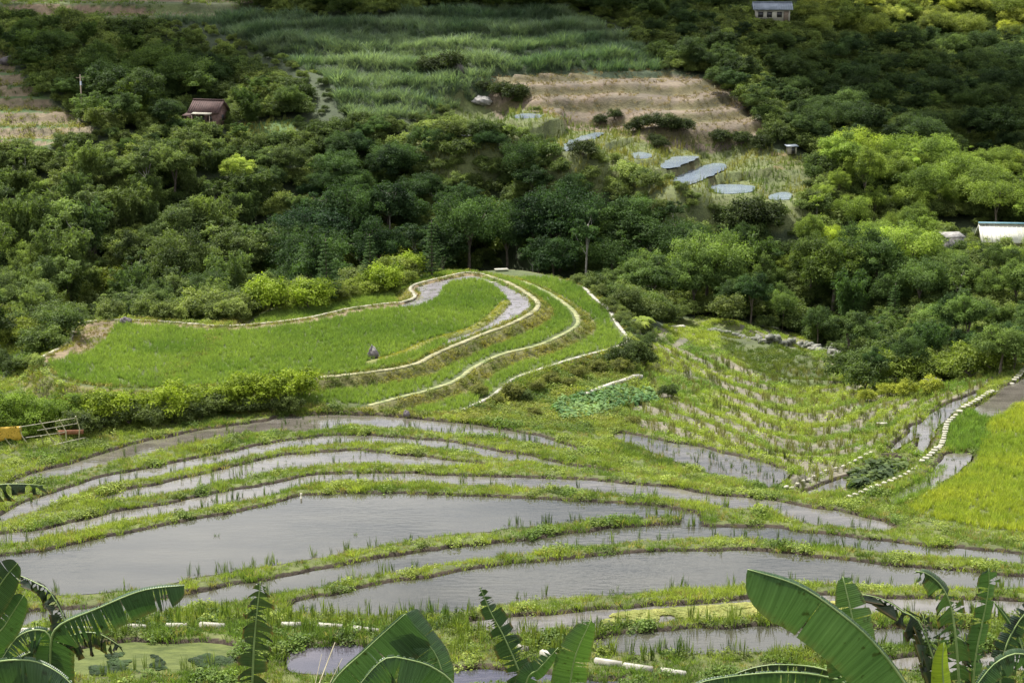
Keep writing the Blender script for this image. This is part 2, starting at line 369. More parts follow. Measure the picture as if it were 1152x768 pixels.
# valley floor behind the lobe and the far hillside
for u, v, Y, d in ((0,340,172,4),(0,300,185,6),(80,345,185,4),(80,300,200,7),(150,335,198,4.5),(150,290,210,8),(250,340,192,3.5),(250,290,212,8),
                   (350,335,200,4.5),(350,290,214,8),(450,305,205,6),(450,270,216,10),(540,290,206,8),(600,288,208,9),(680,305,200,7.5),
                   (760,330,198,5),(760,280,214,9),(850,335,198,4),(850,300,208,6),(930,350,190,5),(930,300,205,9),(1000,385,174,4),(1000,340,190,6),
                   (1000,300,203,7),(1080,405,160,3),(1150,400,158,2.5),(1080,350,180,5),(1150,350,180,5),(1080,300,203,6),(1150,300,203,6),
                   (-60,400,150,3),(0,420,140,3.5),(40,405,150,2.5),
                   (0,240,222,6),(100,240,224,6),(200,240,226,7),(300,240,228,8),(400,230,230,8),(500,220,232,9),(600,220,232,9),(700,230,230,8),
                   (800,250,228,4),(860,262,226,0),(900,270,222,1.5),(950,240,230,6),(1000,262,222,4),(1110,270,220,3.5),(1150,240,230,5),(1050,210,240,6),
                   (0,190,238,5),(100,170,246,2),(200,170,246,2),(300,170,248,3),(400,170,248,6),(500,172,250,6),(600,192,242,5),(640,165,252,0),
                   (720,175,248,0),(780,185,245,0),(800,205,240,0),(840,212,238,0),(870,220,236,0),(860,180,248,.5),(900,175,250,3),(1000,160,256,6),(1150,160,256,6),
                   (0,130,262,0),(60,130,262,0),(110,145,256,0),(0,90,276,0),(30,95,274,0),(232,138,262,0),(300,145,260,0),(270,142,260,0),(330,150,258,0),
                   (150,110,268,4),(150,60,286,4),(60,50,290,2),(0,50,292,2),(230,60,286,3),(230,110,268,4),
                   (400,125,264,1),(480,110,270,1),(540,125,265,0),(600,128,264,0),(630,137,261,0),(700,148,258,0),(560,105,272,0),
                   (600,85,281,0),(700,85,281,0),(800,95,278,0),(850,130,266,0),(760,150,258,0),
                   (400,80,280,.5),(480,60,288,.5),(600,45,294,.5),(700,65,287,.5),(600,15,308,.5),(450,20,306,.5),(330,45,296,.5),
                   (0,15,312,0),(100,15,312,0),(200,15,312,0),(300,15,312,0),(200,30,305,0),
                   (740,40,300,3),(820,50,298,3),(900,110,278,5),(1000,110,278,5),(1150,110,280,5),(900,60,300,4),(868,18,316,0),(1000,60,305,5),(1150,70,310,5),
                   (920,10,345,3),(1050,30,350,3),(1150,40,350,3),(1050,5,390,3),(1150,5,410,3),(780,5,325,3),(640,2,325,2)):
    ctl(u, v, Y, d)
YF = lambda v: float(np.interp(v, [0, 50, 80, 100, 130, 150, 175, 200, 220, 250], [322, 296, 282, 275, 264, 257, 249, 243, 236, 228]))
FIELDPTS = [(500,150),(520,112),(560,108),(560,125),(560,145),(600,126),(600,140),(600,150),(700,146),(680,160),(650,150),(660,168),(760,152),(740,165),(700,165),(830,160),(800,172),(905,176),(912,200),(870,195),(905,235),(850,250),(820,240),(840,222),(790,215),(770,210),(745,195),(730,185),(690,180),(640,172),(620,160),(850,235),(880,215)]
for u, v in FIELDPTS: ctl(u, v, YF(v))
for u in range(-500, 1700, 200):
    a = (u - 576) / F
    for Y, z in ((380, 46), (440, 62), (520, 80), (700, 105), (1200, 120)):
        CT.append((a * Y, Y, z - (10 if 900 < u else 0) * (Y < 450)))
    for v, Y in ((790, 0), ):
        ctlz(u, 792, 3.6)
    if u < -100 or u > 1200:
        for v, z in ((480, 1), (600, 2), (700, 3), (400, -2), (330, -5)):
            x, y = on_z(u, v, z); CT.append((float(x), float(y), z))
        ctl(u, 240, 226, 6); ctl(u, 160, 252, 5); ctl(u, 80, 285, 4)
for yy, z in ((72, 5.5), (62, 9.5), (45, 16.5), (30, 22.8), (17, 28.5), (8, 32.5), (0, 36.2), (-12, 38.0), (-40, 44), (-200, 70), (-900, 110)):
    for xx in (-120, -60, -25, 0, 25, 60, 120): CT.append((xx * (1 if yy > -100 else 5), yy, z + .4 * math.sin(xx)))
for a in range(-170, 190, 20):
    CT.append((1800 * math.sin(R(a)), 1800 * math.cos(R(a)), 130.0))
    if abs(a) > 60: CT.append((500 * math.sin(R(a)), 500 * math.cos(R(a)), 60.0))
CT = np.array(CT); 
_, ui = np.unique(np.round(CT[:, :2] * 2), axis=0, return_index=True); CT = CT[ui]
def kern(d): return d
D = np.hypot(CT[:, None, 0] - CT[None, :, 0], CT[:, None, 1] - CT[None, :, 1])
n = len(CT); A = np.zeros((n + 3, n + 3)); A[:n, :n] = kern(D) + np.eye(n) * -.15
A[:n, n] = 1; A[:n, n + 1:] = CT[:, :2]; A[n:, :n] = A[:n, n:].T
Wt = np.linalg.solve(A, np.concatenate([CT[:, 2], [0, 0, 0]]))
def base_h(x, y):
    sh = x.shape; x = x.ravel(); y = y.ravel(); o = np.empty(len(x))
    for i in range(0, len(x), 20000):
        a, b = x[i:i + 20000], y[i:i + 20000]
        o[i:i + 20000] = np.hypot(a[:, None] - CT[None, :, 0], b[:, None] - CT[None, :, 1]) @ Wt[:n] + Wt[n] + Wt[n + 1] * a + Wt[n + 2] * b
    return o.reshape(sh)

# polar sheet, fine where the terraces are
TH = np.concatenate([np.linspace(-180, -27, 30)[:-1], np.linspace(-27, 27, 641), np.linspace(27, 180, 30)[1:-1]])
RR = np.concatenate([[0.5, 2, 4], np.arange(6, 74, 1.2), np.arange(74, 200, .21), np.arange(200, 350, .55), np.arange(350, 520, 5), np.geomspace(520, 2400, 24)])
TR = np.radians(TH)
def sub(a, k): 
    s = a[::k]; return s if s[-1] == a[-1] else np.append(s, a[-1])
tS, rS = sub(np.arange(len(TH)), 4), sub(np.arange(len(RR)), 4)
bx = RR[rS][:, None] * np.sin(TR[tS])[None]; by = RR[rS][:, None] * np.cos(TR[tS])[None]
bz = base_h(bx, by)
def bil(g, fi, fj):
    i = np.clip(fi.astype(int), 0, g.shape[0] - 2); j = np.clip(fj.astype(int), 0, g.shape[1] - 2); a = fi - i; b = fj - j
    return (g[i, j] * (1 - b) + g[i, j + 1] * b) * (1 - a) + (g[i + 1, j] * (1 - b) + g[i + 1, j + 1] * b) * a
fi = np.interp(np.arange(len(RR)), rS, np.arange(len(rS))); fj = np.interp(np.arange(len(TH)), tS, np.arange(len(tS)))
FI, FJ = np.meshgrid(fi, fj, indexing='ij')
GZ = bil(bz, FI, FJ)
GX = RR[:, None] * np.sin(TR)[None]; GY = RR[:, None] * np.cos(TR)[None]
GU, GV = project(GX, GY, GZ)
near = (GY > 70) & (GY < 360) & (np.abs(GX) < 120)
GZ = GZ + np.where(near, (fbm(GX, GY, 3.0, 3) - .5) * .22, 0) + np.where(GY > 195, (fbm(GX, GY, 14, 8) - .5) * 1.2, 0) + np.where(RR[:, None] > 420, (fbm(GX, GY, 90, 5) - .5) * 30, 0)
# colour of the ground
K = np.empty(GX.shape + (3,)); K[:] = (.055, .075, .028)
def paint(mask, c, var=.25, sc=3.0, seed=4, f=1.0):
    nn = (1 + var * 2 * (fbm(GX[mask], GY[mask], sc, seed) - .5))[:, None]
    c = np.array(c) * nn
    K[mask] = K[mask] * (1 - f) + c * f if np.isscalar(f) else K[mask] * (1 - f[:, None]) + c * f[:, None]
nearz = (GY > 70) & (GY < 150)
paint(nearz, (.12, .14, .035), .4)
bowl = inpoly(GU, GV, BOWL)
paint(bowl, (.15, .165, .04), .5, 5, 9)
# contour terraces in the bowl and on the far slopes
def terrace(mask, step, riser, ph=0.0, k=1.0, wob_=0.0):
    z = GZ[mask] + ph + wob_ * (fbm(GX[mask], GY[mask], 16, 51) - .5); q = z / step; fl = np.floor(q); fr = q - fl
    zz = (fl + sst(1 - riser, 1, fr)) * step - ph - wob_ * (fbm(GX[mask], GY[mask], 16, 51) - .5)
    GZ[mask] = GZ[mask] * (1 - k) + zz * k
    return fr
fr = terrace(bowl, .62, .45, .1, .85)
fb = np.zeros(GX.shape); fb[bowl] = fr
flat = bowl & (fb < .42) & (fbm(GX, GY, 6, 21) > .47)
paint(flat, (.21, .185, .14), .3, 1.5, 12)
BROWN = [(528,90),(560,80),(745,78),(800,88),(835,112),(865,148),(800,156),(740,152),(690,148),(620,132),(590,118)]
BROWNL = [(-80,50),(0,55),(28,90),(60,115),(105,146),(100,160),(0,168),(-80,170)]
CANE = [(130,22),(270,18),(400,22),(470,14),(615,8),(665,25),(748,72),(742,80),(560,83),(545,98),(538,112),(505,126),(470,134),(400,138),(375,118),(370,90),(300,62),(230,30)]
WETF = [(500,150),(520,112),(560,108),(600,126),(700,146),(760,152),(830,160),(905,176),(912,200),(905,235),(850,250),(820,240),(790,215),(745,195),(690,180),(640,172),(600,152)]
TOPF = [(-80,-20),(270,-20),(300,18),(270,20),(130,26),(0,20),(-80,20)]
MEADOW = [(262,140),(300,135),(330,132),(335,150),(290,158),(262,152)]
brown = inpoly(GU, GV, BROWN); brownl = inpoly(GU, GV, BROWNL); cane = inpoly(GU, GV, CANE); wetf = inpoly(GU, GV, WETF); topf = inpoly(GU, GV, TOPF)
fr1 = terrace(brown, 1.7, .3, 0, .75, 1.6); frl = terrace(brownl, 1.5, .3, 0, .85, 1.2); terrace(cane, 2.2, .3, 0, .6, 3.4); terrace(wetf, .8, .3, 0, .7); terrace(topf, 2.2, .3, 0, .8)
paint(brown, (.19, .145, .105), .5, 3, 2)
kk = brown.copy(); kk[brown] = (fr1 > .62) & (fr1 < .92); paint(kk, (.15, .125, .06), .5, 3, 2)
paint(brownl, (.26, .20, .13), .5, 6, 3)
kl = brownl.copy(); kl[brownl] = (frl < .5) & (fbm(GX, GY, 6, 73)[brownl] > .38); paint(kl, (.10, .16, .045), .4, 3, 3)
paint(cane, (.06, .085, .04), .3)
paint(wetf, (.15, .15, .05), .6, 5, 6)
paint(topf, (.11, .13, .045), .6, 7, 7)
rows_ = topf & (np.abs(((GY + GX * .05) % 9) - 4.5) < 1.7); paint(rows_, (.26, .18, .12), .4, 2, 1)
paint(inpoly(GU, GV, MEADOW), (.10, .17, .035), .2)
dry = wetf & (fbm(GX, GY, 7, 31) > .56); paint(dry, (.24, .17, .08), .3)
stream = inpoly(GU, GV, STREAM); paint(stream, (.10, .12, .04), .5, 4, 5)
# lobe terraces
for (Z, P), w in zip(lobe, (.9, .9, 1.1)):
    m0 = (GX > P[:, 0].min() - 3) & (GX < P[:, 0].max() + 3) & (GY > P[:, 1].min() - 3) & (GY < P[:, 1].max() + 3)
    ins = inpoly(GX[m0], GY[m0], P); d, _ = dist_line(GX[m0], GY[m0], P, True, 3.0)
    z = GZ[m0]; out_ = ~ins; t_ = sst(.15, w + .5, d)
    z2 = np.where(ins, Z + .03 * vnoise(GX[m0], GY[m0], 2), Z * (1 - t_) + z * t_)
    sel = ins | (out_ & (d < w + .5) & (Z > z))
    z[sel] = z2[sel]; GZ[m0] = z
    idx = np.zeros(GX.shape, bool); tmp = np.zeros(ins.shape, bool); tmp[ins] = True; idx[m0] = tmp
    paint(idx, (.09, .115, .03), .25)
    tmp[:] = out_ & (d < w + .9); idx[m0] = tmp; paint(idx, (.17, .16, .05), .5, 1.2, 14)
for PP, Z, c in ((CHAN, 2.05, (.22, .19, .17)), (LEFTPATCH, 2.1, (.22, .17, .12))):
    P = smooth(zpoly(PP, Z), True, .6); idx = inpoly(GX, GY, P); GZ[idx] = Z - .15; paint(idx, c, .3, 1)
PRIM = smooth(zpoly(RIM, 2.2), False, .6)
d, _ = dist_line(GX, GY, PRIM, False, 2.0); idx = d < .55; GZ[idx] = np.maximum(GZ[idx], 2.36 - d[idx] * .2); paint(idx, (.22, .22, .06), .2)
idx = inpoly(GX, GY, lobe[2][1]); d, _ = dist_line(GX, GY, lobe[2][1][:int(len(lobe[2][1]) * .45)], False, 2.6); idx = idx & (d < 2.0); paint(idx, (.26, .19, .11), .4, 1.5)
# ponds with their mud banks
INP = np.zeros(GX.shape, bool)
for _n, _Z, P, _m in ponds: INP |= inpoly(GX, GY, P)
Z0 = GZ.copy(); BEST = np.full(GX.shape, 12.0)
for nme, Z, P, mt in ponds:
    far_ = P[:, 1].mean() > 200; bk = .3 if not far_ else .7
    pd = 2.0 if not far_ else 10.0; m0 = (GX > P[:, 0].min() - pd) & (GX < P[:, 0].max() + pd) & (GY > P[:, 1].min() - pd) & (GY < P[:, 1].max() + pd)
    ins = inpoly(GX[m0], GY[m0], P); d, _ = dist_line(GX[m0], GY[m0], P, True, pd)
    z = GZ[m0]; rise = np.maximum(z, Z + (.10 if not far_ else .05)); 
    t_ = sst(.0, bk, d)
    cap = np.minimum(rise, Z + .17 + .25 * np.maximum(0, d - .4) + .10 * vnoise(GX[m0], GY[m0], 1.1, 6)) if not far_ else np.minimum(z, Z + .05 + .4 * np.maximum(0, d - 1.2))
    z2 = np.where(ins, Z - .35, (Z - .35) * (1 - t_) + cap * t_)
    if far_:
        b0 = BEST[m0]; t2 = sst(.6, 9.5, d); sel = ins | ((d < 9.8) & (d < b0) & ~INP[m0]); b0[sel] = np.where(ins, 0, d)[sel]; BEST[m0] = b0
        z2 = np.where(ins, Z - .3, ((Z - .3) * (1 - t_) + (Z + .08) * t_) * (1 - t2) + Z0[m0] * t2); z = GZ[m0]
    else: sel = ins | ((d < 1.2) & ~INP[m0])
    z[sel] = z2[sel]; GZ[m0] = z
    idx = np.zeros(GX.shape, bool); idx[m0] = ins | (d < bk + .12); paint(idx, (.055, .038, .022) if not far_ else (.16, .14, .06), .3, 1)
ring = (BEST > 0) & (BEST < 7) & ~brown; paint(ring, (.15, .17, .06), .5, 2, 8)
GU, GV = project(GX, GY, GZ)
nt_ = len(TH); idg = np.arange(GX.size).reshape(GX.shape)
nxt = np.roll(idg, -1, axis=1)
q = np.stack([idg[:-1], nxt[:-1], nxt[1:], idg[1:]], -1).reshape(-1, 4)
ground = link('ground', mesh_np('ground', np.stack([GX, GY, GZ], -1).reshape(-1, 3), q, [M_ground], True, color=K.reshape(-1, 3)))
kind(ground, 'structure')
def gh(x, y):
    x = np.asarray(x, float); y = np.asarray(y, float)
    r = np.hypot(x, y); th = np.degrees(np.arctan2(x, y))
    return bil(GZ, np.interp(r, RR, np.arange(len(RR))), np.interp(th, TH, np.arange(len(TH))))
def gnd(u, v):
    """the point of the ground seen at a pixel"""
    x, y, w = [float(k) for k in ray(u, v)]
    t = np.arange(60, 460, .25); px, py, pz = x * t, y * t, CAMH + w * t
    h = gh(px, py); k = np.nonzero(pz < h)[0]; k = k[0] if len(k) else len(t) - 1
    return Vector((px[k], py[k], h[k]))

# ------------------------------------------------------------------ water sheets
for nme, Z, P, mt in ponds:
    tri = tessellate_polygon([[Vector((a, b, 0)) for a, b in P]])
    V = np.concatenate([P, np.full((len(P), 1), Z)], 1)
    T = np.array(tri); 
    a_, b_, c_ = V[T[:, 0], :2], V[T[:, 1], :2], V[T[:, 2], :2]
    fl = ((b_ - a_)[:, 0] * (c_ - a_)[:, 1] - (b_ - a_)[:, 1] * (c_ - a_)[:, 0]) < 0
    T[fl] = T[fl][:, ::-1]
    kind(link('pond_water', mesh_np('pond_water', V, T, [mt])), 'structure')
for PP, Z in ((CHAN, 2.1),):
    P = smooth(zpoly(PP, Z), True, .6); tri = np.array(tessellate_polygon([[Vector((a, b, 0)) for a, b in P]]))
    kind(link('channel_water', mesh_np('channel_water', np.concatenate([P, np.full((len(P), 1), Z)], 1), tri, [M_chan])), 'structure')

# ------------------------------------------------------------------ footpaths of laid slabs
def slab_path(name, px, Z, width, mat, slab=.7, gap=.05, th=.14, dz=.12, skip=0.0):
    P = smooth(zpoly(px, Z) if Z is not None else np.array([gnd(u, v)[:2] for u, v in px]), False, .3)
    seg = np.hypot(*np.diff(P, axis=0).T); s = np.concatenate([[0], np.cumsum(seg)])
    mb = MB(); c = 0.0
    while c < s[-1] - slab:
        w = width * random.uniform(.85, 1.12); l_ = slab * random.uniform(.85, 1.1)
        x0, y0 = np.interp(c, s, P[:, 0]), np.interp(c, s, P[:, 1]); x1, y1 = np.interp(c + l_ - gap, s, P[:, 0]), np.interp(c + l_ - gap, s, P[:, 1])
        z = (Z if Z is not None else float(gh((x0 + x1) / 2, (y0 + y1) / 2))) + dz + random.uniform(-.02, .02)
        if random.random() > skip:
            mb.box(((x0 + x1) / 2, (y0 + y1) / 2, z - th / 2), (math.hypot(x1 - x0, y1 - y0), w, th), math.atan2(y1 - y0, x1 - x0) + random.uniform(-.03, .03), .96)
        c += l_
    return kind(mb.build(name, mat), 'structure')
M_gpath0 = solid_mat('creamy_stone', (.18, .17, .11), (.42, .39, .28), .9)
M_ggrass = solid_mat('overgrown_stone', (.13, .17, .045), (.32, .31, .15), .8)
slab_path('stone_path', PATH0[:19], 2.2, .38, M_gpath0)
M_gpath = solid_mat('grassy_stone', (.17, .165, .07), (.36, .33, .19), .8)
slab_path('stone_path', PATH0[18:], 2.2, .55, M_gpath, slab=.6, gap=.07, dz=.09)
slab_path('stone_path', PATH1, 1.3, .5, M_ggrass, slab=.6, gap=.07, dz=.06)
slab_path('stone_path', PATH2, .6, .36, M_stone, slab=.8)

# ------------------------------------------------------------------ plant prototypes
def leaf_cards(cen, nrm, size, aspect, rs, droop=None):
    n = len(cen); nrm = nrm / (np.linalg.norm(nrm, axis=1, keepdims=True) + 1e-9)
    r = rs.normal(size=(n, 3)) if droop is None else droop
    a = r - nrm * (r * nrm).sum(1, keepdims=True); a /= (np.linalg.norm(a, axis=1, keepdims=True) + 1e-9)
    b = np.cross(nrm, a); s = size[:, None]
    V = np.stack([cen - a * s, cen + b * s * aspect + nrm * s * .12, cen + a * s, cen - b * s * aspect + nrm * s * .12], 1).reshape(-1, 3)
    return V, np.arange(4 * n).reshape(n, 4)
def lobes_crown(seed, Rr, H0, H1, nl, nleaf, lsize, flat=.75, lr=(.26, .42), aspect=.45, wild=.65):
    rs = np.random.default_rng(seed); cz = (H0 + H1) / 2; hz = (H1 - H0) / 2
    g = np.arange(nl) + .5; ph = np.arccos(1 - 1.55 * g / nl); th = math.pi * (1 + 5 ** .5) * g + rs.uniform(0, .8, nl)
    k = rs.uniform(.4, 1.0, nl)
    c = np.stack([np.cos(th) * np.sin(ph) * Rr * k, np.sin(th) * np.sin(ph) * Rr * k, cz + np.cos(ph) * hz * k * rs.uniform(.85, 1.1, nl)], 1)
    c[0] = (0, 0, cz)
    r = rs.uniform(*lr, nl) * Rr; r[0] = Rr * .5
    w = r ** 2; cnt = np.maximum(20, (nleaf * w / w.sum()).astype(int)); C_, N_, Lv = [], [], []
    for i in range(nl):
        d = rs.normal(size=(cnt[i], 3)); d /= np.linalg.norm(d, axis=1, keepdims=True); d[:, 2] = np.where(d[:, 2] < -.35, -d[:, 2], d[:, 2])
        rad = r[i] * (1.12 - .62 * rs.random(cnt[i]) ** 1.6) * (1 + .30 * np.sin(d[:, 0] * 6 + i) * np.sin(d[:, 1] * 5 + 2 * i) + .16 * np.sin(d[:, 2] * 11 + 3 * i))
        p = c[i] + d * rad[:, None] * (1, 1, flat)
        nn = d * .7 + np.array([0, 0, .7]) + rs.normal(size=d.shape) * wild
        C_.append(p); N_.append(nn); Lv.append(np.full(cnt[i], rs.uniform(.15, .85)) + rs.normal(size=cnt[i]) * .18)
    C_, N_, Lv = np.concatenate(C_), np.concatenate(N_), np.concatenate(Lv)
    V, Fc = leaf_cards(C_, N_, lsize * rs.uniform(.6, 1.3, len(C_)), aspect, rs)
    return V, Fc, np.clip(Lv, 0, 1), c, r
def trunk_mesh(seed, H, top, centers, r0, mat):
    rs = random.Random(seed); mb = MB(); bend = (rs.uniform(-.5, .5), rs.uniform(-.5, .5))
    pts = [(bend[0] * (k / 5) ** 2, bend[1] * (k / 5) ** 2, top * k / 5 - .3) for k in range(6)]
    mb.tube(pts, r0, r0 * .55, 8)
    for c in centers[1:9]:
        s = pts[rs.choice((3, 4, 5))]; m_ = [(s[i] * .45 + c[i] * .55) for i in range(3)]; m_[2] -= .25
        mb.tube([s, m_, tuple(c)], r0 * .42, r0 * .12, 5)
    return mb.mesh('trunk', mat, True)
PROTO = []
for i in range(7):
    Rr = [4.2, 4.8, 3.6, 4.5, 3.9, 5.2, 4.0][i]; H = [9, 10, 9.5, 8, 10.5, 9.5, 8.5][i]
    V, Fc, lv, c, r = lobes_crown(100 + i, Rr, H * .28, H - 1.0, [44, 58, 36, 50, 42, 64, 34][i], 17000, .13, .78, (.14, .30))
    PROTO.append(('broadleaf_tree', mesh_np('crown', V, Fc, [M_leaf], False, lv), trunk_mesh(i, H, H * .55, c, .24, M_bark), H, Rr))
for i in range(3):   # bamboo clumps: many arching plumes
    rs = np.random.default_rng(300 + i); C_, D_, Lv = [], [], []; culms = MB()
    for k in range(34):
        a = rs.uniform(0, 6.28); rr = rs.uniform(0, .9); H = rs.uniform(6, 9.5); lean = rs.uniform(.8, 3.2); b0 = np.array([math.cos(a) * rr, math.sin(a) * rr, 0])
        t = np.linspace(0, 1, 7); P = np.stack([b0[0] + math.cos(a) * lean * t ** 2.4, b0[1] + math.sin(a) * lean * t ** 2.4, H * (t - .16 * t ** 4)], 1)
        culms.tube([tuple(p) for p in P], .05, .015, 4)
        m_ = 210; s = rs.uniform(.3, 1, m_) ** .8; p = np.stack([np.interp(s, t, P[:, j]) for j in range(3)], 1)
        p += rs.normal(size=(m_, 3)) * (.16 + .5 * (1 - np.abs(2 * s - 1.1)))[:, None] * .75
        C_.append(p); dd = rs.normal(size=(m_, 3)) * .6 + np.array([math.cos(a), math.sin(a), -.9]); D_.append(dd); Lv.append(rs.uniform(.3, .7) + rs.normal(size=m_) * .15)
    C_, D_, Lv = np.concatenate(C_), np.concatenate(D_), np.clip(np.concatenate(Lv), 0, 1)
    V, Fc = leaf_cards(C_, rs.normal(size=C_.shape) + (0, 0, .9), .27 * rs.uniform(.7, 1.3, len(C_)), .26, rs, D_)
    PROTO.append(('bamboo_clump', mesh_np('foliage', V, Fc, [M_leaf], False, Lv), culms.mesh('culms', M_bark, True), 8.5, 3.2))
for i in range(5):   # bushes
    V, Fc, lv, c, r = lobes_crown(500 + i, 1.5, .1, 2.1, 20, 4200, .10, .8, (.26, .44))
    PROTO.append(('bush', mesh_np('foliage', V, Fc, [M_leaf], False, lv), trunk_mesh(50 + i, 2, .9, c, .07, M_bark), 2.2, 1.6))
for i in range(3):   # thin irregular trees with bare limbs showing
    H = [10, 9, 11][i]; V, Fc, lv, c, r = lobes_crown(700 + i, [3.0, 3.6, 2.6][i], H * .3, H - .6, [16, 20, 14][i], 6500, .14, .6, (.13, .24))
    PROTO.append(('slender_tree', mesh_np('crown', V, Fc, [M_leaf], False, lv), trunk_mesh(80 + i, H, H * .75, c, .15, M_pale), H, 3.0))
# conifer
rs = np.random.default_rng(900); mb = MB(); mb.tube([(0, 0, -.2), (0, 0, 4), (0, 0, 8)], .16, .03, 8); C_, N_, Lv, D_ = [], [], [], []
for k in range(15):
    z = .9 + k * .47; L0_ = 2.1 * (1 - (k / 15.5)) ** .85
    for j in range(9):
        Lr = L0_ * rs.uniform(.62, 1.15); a = j * 6.283 / 9 + k * .4 + rs.uniform(-.25, .25); m_ = int(20 + Lr * 26); s = rs.random(m_) ** .7
        tip = np.array([math.cos(a) * Lr, math.sin(a) * Lr, z + .25 * Lr * .6]); mb.tube([(0, 0, z), tuple(tip)], .03, .01, 4)
        p = np.array([0, 0, z]) + (tip - [0, 0, z]) * s[:, None] + rs.normal(size=(m_, 3)) * (.05, .05, .05) + np.array([-math.sin(a), math.cos(a), 0]) * (rs.uniform(-1, 1, (m_, 1)) * .28 * (1 - s[:, None] * .6))
        C_.append(p); N_.append(np.tile([0, 0, 1.0], (m_, 1)) + rs.normal(size=(m_, 3)) * .3); Lv.append(.5 + .2 * rs.normal(size=m_))
C_, N_, Lv = np.concatenate(C_), np.concatenate(N_), np.clip(np.concatenate(Lv), 0, 1)
V, Fc = leaf_cards(C_, N_, .12 * np.ones(len(C_)), .35, rs)
CONIF = ('conifer', mesh_np('crown', V, Fc, [M_leaf], False, Lv), mb.mesh('trunk', M_bark, True), 8.2, 2.0)

def add_plant(pr, loc, scale, rz, tint, label, cat, group, name=None, sz=1.0):
    o = thing(name or pr[0], label, cat, loc, rz, group); o.scale = (scale, scale, scale * sz)
    c = link('crown' if 'tree' in pr[0] or name == 'large_bush' or pr[0] == 'conifer' else 'foliage', pr[1], o); c['tint'] = [float(k) for k in tint]
    link('culms' if 'bamboo' in pr[0] else ('trunk' if 'tree' in pr[0] or pr[0] == 'conifer' else 'stem'), pr[2], o)
    return o

# small tufts used for grass, rice, reeds (each becomes part of one ground-cover object)
def blades(seed, n, h, rad, w, lean=.5, seg=3, erect=1.0, mat=M_grass, name='tuft'):
    rs = np.random.default_rng(seed); V = []; Fq = []; T = []; lv = []
    for i in range(n):
        a = rs.uniform(0, 6.283); r = rad * math.sqrt(rs.random()); b = np.array([math.cos(a) * r, math.sin(a) * r, -.04]); H = h * rs.uniform(.55, 1.1)
        a2 = a + rs.normal() * .7; ln = H * lean * rs.uniform(.2, 1); d = np.array([math.cos(a2), math.sin(a2), 0]); f = rs.uniform(0, 3.14); sd = np.array([math.cos(f), math.sin(f), 0]) * w
        base = len(V); l_ = rs.uniform(.2, .8)
        for k in range(seg):
            t = k / seg; p = b + d * ln * t ** 2 + np.array([0, 0, H * (t - (1 - erect) * .5 * t ** 2)]); ww = 1 - .25 * t
            V += [p - sd * ww, p + sd * ww]
        V.append(b + d * ln + np.array([0, 0, H * (1 - (1 - erect) * .5)]))
        for k in range(seg - 1): Fq.append([base + 2 * k, base + 2 * k + 1, base + 2 * k + 3, base + 2 * k + 2]); lv.append(l_)
        T.append([base + 2 * seg - 2, base + 2 * seg - 1, base + 2 * seg])
    lv = lv + [0] * 0
    lvt = [lv[i * (seg - 1)] if seg > 1 else .5 for i in range(n)]
    me = mesh_np(name, V, [np.array(Fq).reshape(-1, 4), np.array(T)], [mat], False, np.array(lv + lvt))
    return bpy.data.objects.new(name, me)
def leafy(seed, n, rad, h, ls, name='tuft', aspect=.6):
    rs = np.random.default_rng(seed); a = rs.uniform(0, 6.28, n); r = rad * np.sqrt(rs.random(n))
    c = np.stack([np.cos(a) * r, np.sin(a) * r, h * rs.random(n) * (1 - .5 * (r / rad) ** 2)], 1)
    V, Fc = leaf_cards(c, rs.normal(size=(n, 3)) * .45 + (0, 0, 1) + c * (.8, .8, 0), ls * rs.uniform(.6, 1.2, n), aspect, rs)
    return bpy.data.objects.new(name, mesh_np(name, V, Fc, [M_grass], False, np.clip(.5 + rs.normal(size=n) * .2, 0, 1)))

